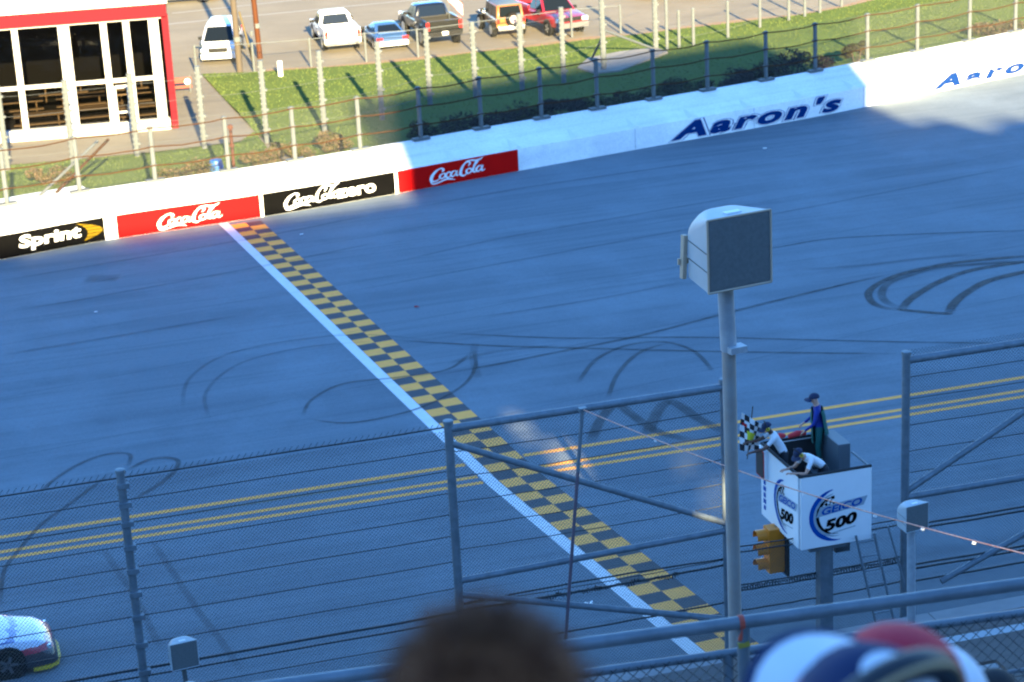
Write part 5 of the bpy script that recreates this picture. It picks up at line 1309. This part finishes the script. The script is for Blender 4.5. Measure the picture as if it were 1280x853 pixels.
f2 = thing('mesh_railing', 'chain-link railing with a slim top pipe just past the guard rail', 'railing')
sa = at_depth(730, 842, 9.9); sb = gnd(1280, 766, sa.z); sdv = (sb - sa); sdv.z = 0; sdv.normalize()
mb = MB(); mb.tube([sa - sdv * 9, sa + sdv * 14], 0.023, 12); mb.build('top_rail', 'galv', f2, smooth=True)
hm = sa.z - zwalk
for k in (-6.6, -3.6, 0.76, 3.6, 6.6, 9.6, 12.6):
    p = sa + sdv * k; mb = MB(); mb.tube([p, (p.x, p.y, zwalk - 0.06)], 0.03, 10); mb.build('post', 'galv', f2, smooth=True)
mb = MB(); chainlink(mb, sa - sdv * 9 + Vector((0, -0.026, -hm)), sdv, Vector((0, 0, 1)), 23, hm + 0.012, 0.070, 0.0028)
tag(mb.build('wire_mesh', 'wire', f2, recalc=False), kind='stuff')
for zz in (0.35, 0.62):
    mb = MB(); mb.tube([sa - sdv * 9 - Vector((0, -0.02, zz)), sa + sdv * 14 - Vector((0, -0.02, zz))], 0.012, 8); mb.build('mid_rail', 'galv', f2, smooth=True)
# ================================================================== PEOPLE
def hand_chain(V, Ed, Rr, T, wi, w, d, side, up):
    """palm and five separate fingers beyond wrist vertex wi; d = the way the hand points, side = across the palm"""
    def add(p, r, par):
        V.append(p); Rr.append(r); T.append('hand'); Ed.append((par, len(V) - 1)); return len(V) - 1
    palm = add(w + d * 0.07, 0.030, wi)
    for k, (off, ln) in enumerate(((-0.032, 0.060), (-0.011, 0.072), (0.011, 0.068), (0.031, 0.054))):
        a = add(w + d * 0.10 + side * off, 0.0095, palm); b = add(w + d * (0.10 + ln * 0.55) + side * off * 1.1 - up * 0.012, 0.0085, a); add(w + d * (0.10 + ln * 0.85) + side * off * 1.1 - up * 0.035, 0.0075, b)
    a = add(w + d * 0.045 - side * 0.042, 0.011, palm); add(w + d * 0.085 - side * 0.058 - up * 0.012, 0.009, a)
def person(label, J, mats, yaw=0.0, loc=(0, 0, 0), fingers=True, female=False):
    """J: joint name -> local point (x right, y forward, z up). mats: dict top, legs, skin, shoe, arm (lower sleeve)"""
    o = thing('person', label, 'person', loc, yaw)
    V, Ed, Rr, T, idx = [], [], [], [], {}
    rad = dict(pelvis=.135, waist=.125, chest=.150, upchest=.120, neck=.055, head=.085, crown=.080, chin=.055, nose=.014,
               shL=.062, shR=.062, elL=.043, elR=.043, wrL=.028, wrR=.028, hipL=.092, hipR=.092, knL=.062, knR=.062, anL=.042, anR=.042, toL=.036, toR=.036)
    par = dict(waist='pelvis', chest='waist', upchest='chest', neck='upchest', head='neck', crown='head', chin='head', nose='head', shL='upchest', shR='upchest', elL='shL', elR='shR', wrL='elL', wrR='elR',
               hipL='pelvis', hipR='pelvis', knL='hipL', knR='hipR', anL='knL', anR='knR', toL='anL', toR='anR')
    order = ['pelvis', 'waist', 'chest', 'upchest', 'neck', 'head', 'crown', 'chin', 'nose', 'shL', 'elL', 'wrL', 'shR', 'elR', 'wrR', 'hipL', 'knL', 'anL', 'toL', 'hipR', 'knR', 'anR', 'toR']
    kind = {}
    for k in order:
        if k not in J: continue
        idx[k] = len(V); V.append(Vector(J[k])); Rr.append(rad[k]); T.append(k)
        if k in par: Ed.append((idx[par[k]], idx[k]))
    if fingers:
        for s in 'LR':
            w = V[idx['wr' + s]]; d = (w - V[idx['el' + s]]).normalized(); up = Vector((0, 0, 1)); sd_ = d.cross(up)
            sd_ = sd_.normalized() if sd_.length > 0.1 else Vector((1, 0, 0))
            hand_chain(V, Ed, Rr, T, idx['wr' + s], w, d, sd_ * (1 if s == 'L' else -1), sd_.cross(d).normalized())
    me = bpy.data.meshes.new('sk'); me.from_pydata([tuple(v) for v in V], Ed, [])
    t_ = bpy.data.objects.new('sk', me); col.objects.link(t_)
    md = t_.modifiers.new('s', 'SKIN'); md.branch_smoothing = 0.4
    for i, sv in enumerate(me.skin_vertices[0].data):
        sv.radius = (Rr[i], Rr[i]); sv.use_root = (i == 0)
    me.skin_vertices[0].data[idx['chest']].radius = (0.175, 0.115); me.skin_vertices[0].data[idx['pelvis']].radius = (0.155, 0.12)
    ss = t_.modifiers.new('u', 'SUBSURF'); ss.levels = 2; ss.render_levels = 2
    dg = bpy.context.evaluated_depsgraph_get()
    bme = bpy.data.meshes.new_from_object(t_.evaluated_get(dg))
    bpy.data.objects.remove(t_)
    slots = ['skin', 'top', 'legs', 'shoe']; 
    bme.materials.clear()
    for s in slots: bme.materials.append(mats[s])
    def seg_d(p, a, b):
        ab = b - a; t = 0 if ab.length_squared < 1e-9 else max(0, min(1, (p - a).dot(ab) / ab.length_squared)); return (p - (a + ab * t)).length, t
    reg = {}
    for a, b in Ed:
        ka, kb = T[a], T[b]
        if kb in ('waist', 'chest', 'upchest', 'shL', 'shR'): z = 'top'
        elif kb in ('elL', 'elR'): z = 'top'
        elif kb in ('wrL', 'wrR'): z = mats.get('fore', 'skin')
        elif kb in ('hipL', 'hipR', 'knL', 'knR', 'anL', 'anR'): z = 'legs'
        elif kb in ('toL', 'toR'): z = 'shoe'
        else: z = 'skin'
        reg[(a, b)] = z
    for pl in bme.polygons:
        c = pl.center; best = (9, 'top')
        for (a, b), z in reg.items():
            d_, t = seg_d(c, V[a], V[b]); d_ -= 0.6 * min(Rr[a], Rr[b])
            zz = z
            if T[b] in ('elL', 'elR') and mats.get('short') and t > 0.62: zz = 'skin'
            if d_ < best[0]: best = (d_, zz)
        pl.material_index = slots.index(best[1]); pl.use_smooth = True
    bo = bpy.data.objects.new('body', bme); col.objects.link(bo); bo.parent = o
    # face: eyes and ears
    h = V[idx['head']]; cr = V[idx['crown']]; upv = (cr - h).normalized(); fw = (V[idx['nose']] - h); fw = (fw - upv * fw.dot(upv)).normalized(); rt = fw.cross(upv)
    mb = MB()
    for s in (-1, 1):
        mb.lathe([(0.0, 0.012), (0.009, 0.008), (0.012, 0.0)], 8, h + fw * 0.088 + rt * s * 0.033 + upv * 0.02, fw.to_track_quat('Z', 'Y').to_matrix())
    mb.build('eyes', 'black', o)
    mb = MB()
    for s in (-1, 1):
        mb.lathe([(0.0, 0.014), (0.026, 0.010), (0.034, -0.004), (0.02, -0.01)], 10, h + rt * s * 0.094 + upv * 0.0, (rt * s).to_track_quat('Z', 'Y').to_matrix())
    mb.build('ears', mats['skin'], o)
    o_h = (h, upv, fw, rt)
    return o, o_h
def cap(o, hh, crown_mat, brim_mat, R=0.105, brim_len=0.095, edge=None, zlift=0.03, button=None, patch=None, pdir=None):
    h, up, fw, rt = hh; c = h + up * zlift
    mb = MB(); n = 28; rings = []
    for i in range(10):
        a = math.pi / 2 * i / 9.3; r = R * math.cos(a) ** 0.85; z = R * 0.98 * math.sin(a)
        rings.append([c + (fw * math.cos(2 * math.pi * j / n) * 1.08 + rt * math.sin(2 * math.pi * j / n)) * r + up * z for j in range(n)])
    mb.loft(rings)
    if patch:
        pass
    cm = [crown_mat] + ([patch] if patch else [])
    co = mb.build('cap', cm, o, smooth=True)
    if patch:
        for pl in co.data.polygons:
            v = (pl.center - c)
            if v.normalized().dot(Vector(pdir).normalized()) > 0.82: pl.material_index = 1
    mb = MB(); rows = []
    for k in range(6):
        t = k / 5; row = []
        for j in range(15):
            a = R_(-64 + 128 * j / 14); rr_ = R * 1.04 + brim_len * t * (0.35 + 0.65 * math.cos(a))
            p = c + fw * rr_ * math.cos(a) * 1.05 + rt * rr_ * math.sin(a) + up * (0.006 - 0.030 * t - 0.022 * (math.sin(a) ** 2)); row.append(p)
        rows.append(row)
    vs = [v for r in rows for v in r] + [v - up * 0.004 for r in rows for v in r]; n2 = 15; K = 6 * n2; m_idx = []
    for k in range(5):
        for j in range(14):
            mb.cur = 1 if (edge and (k == 4 or j in (0, 13))) else 0
            q = (k * n2 + j, k * n2 + j + 1, (k + 1) * n2 + j + 1, (k + 1) * n2 + j); mb.f.append(q); mb.m.append(mb.cur); mb.f.append(tuple(x + K for x in reversed(q))); mb.m.append(1 if edge else 0)
    for j in range(14): mb.f.append((5 * n2 + j, 5 * n2 + j + 1, K + 5 * n2 + j + 1, K + 5 * n2 + j)); mb.m.append(1 if edge else 0)
    mb.v = [tuple(v) for v in vs]
    mb.build('brim', [brim_mat] + ([edge] if edge else []), co, smooth=True)
    if button:
        mb = MB(); mb.lathe([(0.011, 0.0), (0.009, 0.006), (0.0, 0.008)], 10, c + up * R * 0.985, up.to_track_quat('Z', 'Y').to_matrix()); mb.build('button', button, co)
    return co
def muffs(o, hh, material, band='black', R=0.11):
    h, up, fw, rt = hh
    for s in (-1, 1):
        mb = MB(); mb.lathe([(0.0, 0.035), (0.034, 0.03), (0.042, 0.012), (0.040, -0.012)], 14, h + rt * s * 0.100, (rt * s).to_track_quat('Z', 'Y').to_matrix()); mb.build('ear_cup', material, o, smooth=True)
    mb = MB(); pts = [h + up * 0.03 + (rt * math.cos(R_(a)) * 1.03 + up * math.sin(R_(a)) * 1.02) * (R + 0.022) for a in range(-14, 195, 8)]
    mb.tube(pts, 0.012, 8); return mb.build('head_band', band, o, smooth=True)
def stand_pose(bend=0.0, headdrop=0.0, armL=None, armR=None, twist=0.0):
    """bend: forward lean of the trunk in radians. arms: (elbow, wrist)"""
    def tr(x, y, z): # trunk point relative to the pelvis at 0.95
        dz = z - 0.95; return (x, y + dz * math.sin(bend), 0.95 + dz * math.cos(bend))
    J = dict(pelvis=(0, 0, .95), waist=tr(0, 0, 1.10), chest=tr(0, 0.01, 1.27), upchest=tr(0, 0, 1.40), neck=tr(0, 0.01, 1.50), shL=tr(-.185, 0, 1.41), shR=tr(.185, 0, 1.41),
             hipL=(-.095, 0, .90), hipR=(.095, 0, .90), knL=(-.11, .03, .49), knR=(.11, .03, .49), anL=(-.12, -.02, .09), anR=(.12, -.02, .09), toL=(-.13, .15, .04), toR=(.13, .15, .04))
    n = Vector(J['neck']); fwv = Vector((0, math.cos(bend * .55 + headdrop), -math.sin(bend * .55 + headdrop))); upv = Vector((0, math.sin(bend * .55 + headdrop), math.cos(bend * .55 + headdrop)))
    hd = n + upv * 0.13 + fwv * 0.02; J['head'] = hd; J['crown'] = hd + upv * 0.055; J['chin'] = hd - upv * 0.075 + fwv * 0.045; J['nose'] = hd + fwv * 0.103 - upv * 0.01
    sl, sr = Vector(J['shL']), Vector(J['shR'])
    aL = armL or ((-.26, .03, -.28), (-.24, .12, -.52)); aR = armR or ((.26, .03, -.28), (.24, .12, -.52))
    off = lambda s, a: (s.x + (a[0] - (-.185 if s.x < 0 else .185)), s.y + a[1], s.z + a[2])
    J['elL'] = off(sl, aL[0]); J['wrL'] = off(sl, aL[1]); J['elR'] = off(sr, aR[0]); J['wrR'] = off(sr, aR[1])
    return J
M['shirt_white'] = mat('white_cotton_shirt', (0.72, 0.74, 0.78), 0.85, noise=(6, 0.5, (0.64, 0.66, 0.70)), bump=(9, 0.6))
M['navy_cloth'] = mat('navy_cloth', (0.015, 0.022, 0.06), 0.85)
M['blue_cloth'] = mat('royal_blue_cloth', (0.015, 0.03, 0.26), 0.8, noise=(4, 0.5, (0.012, 0.02, 0.18)))
M['green_cloth'] = mat('dark_green_cloth', (0.02, 0.10, 0.09), 0.8)
M['yellow_plastic'] = mat('yellow_ear_defender', (0.65, 0.50, 0.02), 0.45)
M['dark_trousers'] = mat('dark_trousers', (0.02, 0.022, 0.03), 0.85)
M['black_boots'] = mat('black_boots', (0.015, 0.015, 0.015), 0.6)
FZ = 3.95
def face_to(v): return math.atan2(-v.x, v.y)      # local +y -> v
# flagman leaning out over the left side with the chequered flag
hp = onfence(958, 533, 1.25)
p1 = fr(1.36, 1.22, FZ - 0.06); 
f_dir = (-E * 0.93 + N * 0.25).normalized()
o1, hh1 = person('flagman in white shirt and yellow ear defenders leaning out with the chequered flag', stand_pose(0.55, 0.1, armL=((-.22, .22, -.22), (-.16, .47, -.30)), armR=((.20, .26, -.16), (.10, .50, -.16))),
    dict(skin=M['skin_dark'], top=M['shirt_white'], legs=M['dark_trousers'], shoe=M['black_boots'], short=True), face_to(f_dir), p1)
cap(o1, hh1, 'navy_cloth', 'navy_cloth'); muffs(o1, hh1, 'yellow_plastic')
# second official bent over the front corner
f2d = (-E * 0.95 - N * 0.1).normalized()
p2 = fr(1.78, 0.10, FZ)
o2, hh2 = person('official in white shirt and dark cap bent over the rim of the flag stand', stand_pose(1.05, 0.15, armL=((-.24, .16, -.26), (-.16, .42, -.22)), armR=((.24, .16, -.26), (.16, .42, -.24))),
    dict(skin=M['skin'], top=M['shirt_white'], legs=M['dark_trousers'], shoe=M['black_boots'], short=True), face_to(f2d), p2)
cap(o2, hh2, 'navy_cloth', 'navy_cloth'); muffs(o2, hh2, 'yellow_plastic')
# tall figure on a step at the back
stp = MB(); stp.box((0, 0, 0.13), (0.5, 0.5, 0.26)); so = stp.build('step_box', 'cabinet', bevel=0.02); so.location = fr(2.30, 1.48, FZ); so.rotation_euler = (0, 0, TA); tag(so, 'dark step box inside the back of the flag stand', 'box')
o3, hh3 = person('person in royal blue top and dark cap standing tall in the flag stand', stand_pose(0.10, 0.05, armL=((-.27, .06, -.27), (-.22, .24, -.44)), armR=((.27, .06, -.27), (.20, .26, -.42))),
    dict(skin=M['skin'], top=M['blue_cloth'], legs=M['green_cloth'], shoe=M['black_boots'], fore='top'), face_to((-E * 0.9 + N * 0.4).normalized()), fr(2.30, 1.48, FZ + 0.26))
cap(o3, hh3, 'navy_cloth', 'navy_cloth'); o3.scale = (1.06, 1.06, 1.0)
cdir = Matrix.Rotation(-o3.rotation_euler.z, 3, 'Z') @ Vector((-0.15, -1, 0)); ca = math.atan2(cdir.y, cdir.x)
mb = MB(); rws = []
for z, rx_, ry_ in ((0.62, .25, .20), (0.85, .235, .185), (1.05, .215, .165), (1.25, .22, .16), (1.40, .19, .13)):
    rws.append([Vector((rx_ * math.cos(ca + R_(a)), ry_ * math.sin(ca + R_(a)) + (z - .95) * .1, z + 0.02 * math.sin(a * .11))) for a in range(38, 323, 15)])
mb.loft(rws, closed=False); mb.build('open_jacket', 'green_cloth', o3, smooth=True)
# chequered flag in his hand
mw1 = Matrix.Translation(o1.location) @ Matrix.Rotation(o1.rotation_euler.z, 4, 'Z')
grip = onfence(934, 566, 1.55)
fl = thing('chequered_flag', 'black and white chequered flag with a yellow emblem held over the flag stand side', 'flag', grip)
tip_ = onfence(941, 508, 1.62) - grip
mb = MB(); mb.tube([Vector((0, 0, -0.15)), tip_], 0.012, 6); mb.build('flag_stick', 'timber', fl)
mb = MB(); nu, nv = 10, 12; du = (at_depth(925, 520, grip.y) - at_depth(950, 528, grip.y)); 
tl = onfence(927, 516, 1.6) - grip; trr = onfence(953, 531, 1.6) - grip; bl = onfence(925, 563, 1.6) - grip; br = onfence(948, 563, 1.6) - grip
for i in range(nu + 1):
    for k in range(nv + 1):
        u, v = i / nu, k / nv; q = tl.lerp(trr, u).lerp(bl.lerp(br, u), v); q += N * (0.06 * math.sin(u * 7 + v * 3)); mb.v.append(tuple(q))
for i in range(nu):
    for k in range(nv):
        a = i * (nv + 1) + k; mb.f.append((a, a + 1, a + nv + 2, a + nv + 1))
        u, v = (i + .5) / nu - .52, (k + .5) / nv - .55
        mb.m.append(2 if (u * u * 1.1 + v * v * 2.2) < 0.055 else (3 if (i, k) in ((1, 3), (2, 3), (7, 8), (8, 8)) else ((i // 2 + k // 2) % 2)))
mb.build('flag_cloth', ['flag_white', 'flag_black', mat('lime_yellow_print', (0.60, 0.62, 0.03), 0.7), 'flag_red'], fl, recalc=False)

# ---- spectators in front of the camera
def sit_pose(headdrop=0.0):
    J = dict(pelvis=(0, 0, .50), waist=(0, .01, .64), chest=(0, .04, .80), upchest=(0, .05, .93), neck=(0, .07, 1.03), shL=(-.19, .05, .94), shR=(.19, .05, .94), elL=(-.27, .10, .66), elR=(.27, .10, .66), wrL=(-.17, .34, .60), wrR=(.17, .34, .60),
             hipL=(-.10, .04, .48), hipR=(.10, .04, .48), knL=(-.13, .46, .47), knR=(.13, .46, .47), anL=(-.14, .44, .09), anR=(.14, .44, .09), toL=(-.15, .60, .04), toR=(.15, .60, .04))
    hd = Vector((0, .10, 1.17)); fwv = Vector((0, math.cos(headdrop), -math.sin(headdrop))); upv = Vector((0, math.sin(headdrop), math.cos(headdrop)))
    J['head'] = hd; J['crown'] = hd + upv * .055; J['chin'] = hd - upv * .075 + fwv * .045; J['nose'] = hd + fwv * .103 - upv * .01
    return J
def seat_at(px, py, Y, fwd, label, mats, headtop=0.14, headdrop=0.0):
    """seat a person so that the top of the head is seen at px,py at distance Y"""
    t_ = at_depth(px, py, Y); yaw = face_to(Vector((fwd[0], fwd[1], 0)))
    hl = Matrix.Rotation(yaw, 3, 'Z') @ Vector((0, .10, 0))
    return person(label, sit_pose(headdrop), mats, yaw, (t_.x - hl.x, t_.y - hl.y, t_.z - 1.17 - headtop))
M['hair'] = mat('brown_hair', (0.075, 0.024, 0.009), 0.8, spec=0.2, noise=(30, 0.4, (0.19, 0.075, 0.028)))
M['maroon'] = mat('maroon_shirt', (0.16, 0.02, 0.02), 0.85); M['grey_shirt'] = mat('grey_shirt', (0.12, 0.13, 0.15), 0.85); M['denim'] = mat('denim', (0.03, 0.05, 0.10), 0.85)
M['cap_white'] = mat('white_cap_cotton', (0.74, 0.76, 0.80), 0.85, noise=(12, 0.5, (0.66, 0.68, 0.73))); M['cap_navy'] = mat('navy_cap_cotton', (0.006, 0.016, 0.07), 0.85); M['cap_red'] = mat('red_cap_cotton', (0.36, 0.008, 0.03), 0.8)
base_m = lambda top: dict(skin=M['skin'], top=M[top], legs=M['denim'], shoe=M['black_boots'], short=True)
oD, hD = seat_at(600, 773, 1.60, (0.05, 1), 'brown haired spectator in maroon shirt seen from behind', base_m('maroon'), 0.150)
h, up, fw, rt = hD; mb = MB(); rn = random.Random(2); n = 26; rings = []
for i in range(12):
    a = R_(-38) + (math.pi / 2 - R_(-38)) * i / 11.3; r = 0.098 * max(0.05, math.cos(a)) ** 0.8; z = 0.118 * math.sin(a)
    rings.append([h + up * (0.025 + z) + (fw * math.cos(2 * math.pi * j / n) * (1.10 if math.cos(2 * math.pi * j / n) < 0 else (0.98 if a > 0.2 else 0.6)) + rt * math.sin(2 * math.pi * j / n) * 0.93) * r * (1 + rn.uniform(-.03, .03)) for j in range(n)])
mb.loft(rings)
for _ in range(5200):
    a = rn.uniform(-0.6, 1.5); b = rn.uniform(0, 6.283)
    if math.cos(b) > 0.5 and a < 0.5: continue
    r = 0.096 * math.cos(a) ** 0.8 if a < 1.5 else 0.01
    d_ = (fw * math.cos(b) * 1.08 + rt * math.sin(b) * 0.92); p = h + up * (0.025 + 0.116 * math.sin(a)) + d_ * r
    o_n = (d_ * math.cos(a) + up * math.sin(a)).normalized(); tgt = (o_n * rn.uniform(.3, 1.0) - up * rn.uniform(-.1, .7) + rt * rn.uniform(-.6, .6)).normalized() * rn.uniform(.015, .034)
    sdv_ = tgt.cross(o_n); sdv_ = sdv_.normalized() * 0.0011 if sdv_.length > 1e-6 else rt * 0.001
    mb.add([p - sdv_, p + sdv_, p + tgt], [(0, 1, 2)])
tag(mb.build('hair', 'hair', oD, smooth=False, recalc=False), kind=None)
oA, hA = seat_at(1082, 799, 2.60, (-0.52, 0.85), 'spectator in navy cap with white topped brim and dark headphones', base_m('grey_shirt'), 0.152, headdrop=-0.48)
cap(oA, hA, 'cap_navy', 'cap_white', R=0.108, brim_len=0.072, edge='cap_navy', patch='cap_white', pdir=(0.02, -0.60, 0.80))
M['band'] = mat('black_head_band', (0.012, 0.016, 0.024), 0.5); M['tan_band'] = mat('tan_band_edge', (0.40, 0.30, 0.16), 0.7)
h, up, fw, rt = hA
vw = Vector((0.2, 1, 0)).normalized(); vr = Vector((1, -0.2, 0)).normalized()
mb = MB(); pts = [h + up * 0.03 + (rt * math.cos(R_(a)) + up * math.sin(R_(a)) * 1.02) * 0.122 for a in range(-14, 195, 7)]
mb.tube(pts, 0.021, 10); hb = mb.build('head_band', 'band', oA, smooth=True)
mb = MB(); pts = [h + up * 0.03 - fw * 0.016 + (rt * math.cos(R_(a)) + up * math.sin(R_(a)) * 1.02) * 0.137 for a in range(-14, 195, 7)]
mb.tube(pts, 0.004, 8); mb.build('tan_edge', 'tan_band', hb, smooth=True)
for s in (-1, 1):
    mb = MB(); mb.lathe([(0.0, 0.04), (0.036, 0.035), (0.046, 0.012), (0.044, -0.014)], 16, h + rt * s * 0.104, (rt * s).to_track_quat('Z', 'Y').to_matrix()); mb.build('ear_cup', 'band', oA, smooth=True)
oC, hC = seat_at(1124, 780, 3.10, (-0.3, 1), 'spectator in plain red cap beyond the navy cap', base_m('navy_cloth'), 0.150)
cap(oC, hC, 'cap_red', 'cap_red', R=0.108)
oB, hB = seat_at(1163, 805, 3.75, (-0.55, 0.85), 'spectator in white cap with a small blue button on top', base_m('grey_shirt'), 0.150, headdrop=0.0)
cap(oB, hB, 'cap_white', 'cap_white', R=0.112, button='cap_navy')
# a spectator further down, only the hair shows
oF, hF = seat_at(1243, 838, 7.2, (-0.2, 1), 'dark haired spectator low down behind the mesh railing', base_m('grey_shirt'), 0.135)
h, up, fw, rt = hF; mb = MB(); rings = []
for i in range(10):
    a = R_(-35) + R_(123) * i / 9; r = 0.10 * max(.05, math.cos(a)) ** .8; rings.append([h + up * (.02 + .115 * math.sin(a)) + (fw * math.cos(2 * math.pi * j / 18) * (1.08 if math.cos(2 * math.pi * j / 18) < 0 else .7) + rt * math.sin(2 * math.pi * j / 18) * .94) * r for j in range(18)])
mb.loft(rings); mb.build('hair', 'black', oF, smooth=True)

# ------------------------------------------------------------------ litter on the track and the lower rows
def scrap(p, sz, material, label, seed):
    rn = random.Random(seed); mb = MB(); n = 4
    for i in range(n + 1):
        for j in range(n + 1): mb.v.append((p.x + (i / n - .5) * sz, p.y + (j / n - .5) * sz * .7, p.z + 0.02 + rn.uniform(0, sz * .35)))
    for i in range(n):
        for j in range(n): a = i * (n + 1) + j; mb.f.append((a, a + 1, a + n + 2, a + n + 1)); mb.m.append(0)
    tag(mb.build('paper_scrap', material, recalc=False), label, 'litter')
scrap(trk(120, 391), 0.10, 'plate', 'tiny white paper scrap on the asphalt below the red advert', 1)
scrap(trk(521, 385), 0.15, 'flag_red', 'small red scrap on the asphalt right of the chequered strip', 2)
scrap(trk(377, 294), 0.12, 'plate', 'white scrap on the asphalt just right of the finish line top', 3)
scrap(trk(735, 757), 0.22, 'plate', 'crumpled white scrap left of the white finish stripe', 4)
scrap(trk(956, 187), 0.16, 'plate', 'pale scrap on the asphalt under the shaded navy lettering', 5)
q = fr(3.9, -7.0, 3.7)
o = thing('bag', 'dark bag lying on a lower bench near the yellow step', 'bag', fr(4.2, -6.1, 3.48), 0.5)
mb = MB(); mb.lathe([(0.0, 0.0), (0.16, 0.02), (0.20, 0.10), (0.16, 0.22), (0.05, 0.27), (0.0, 0.27)], 14); mb.build('bag_body', 'black', o, smooth=True)
mb = MB(); mb.tube([(-.08, 0, .25), (-.05, 0, .36), (.05, 0, .36), (.08, 0, .25)], 0.012, 6); mb.build('handle', 'black', o)
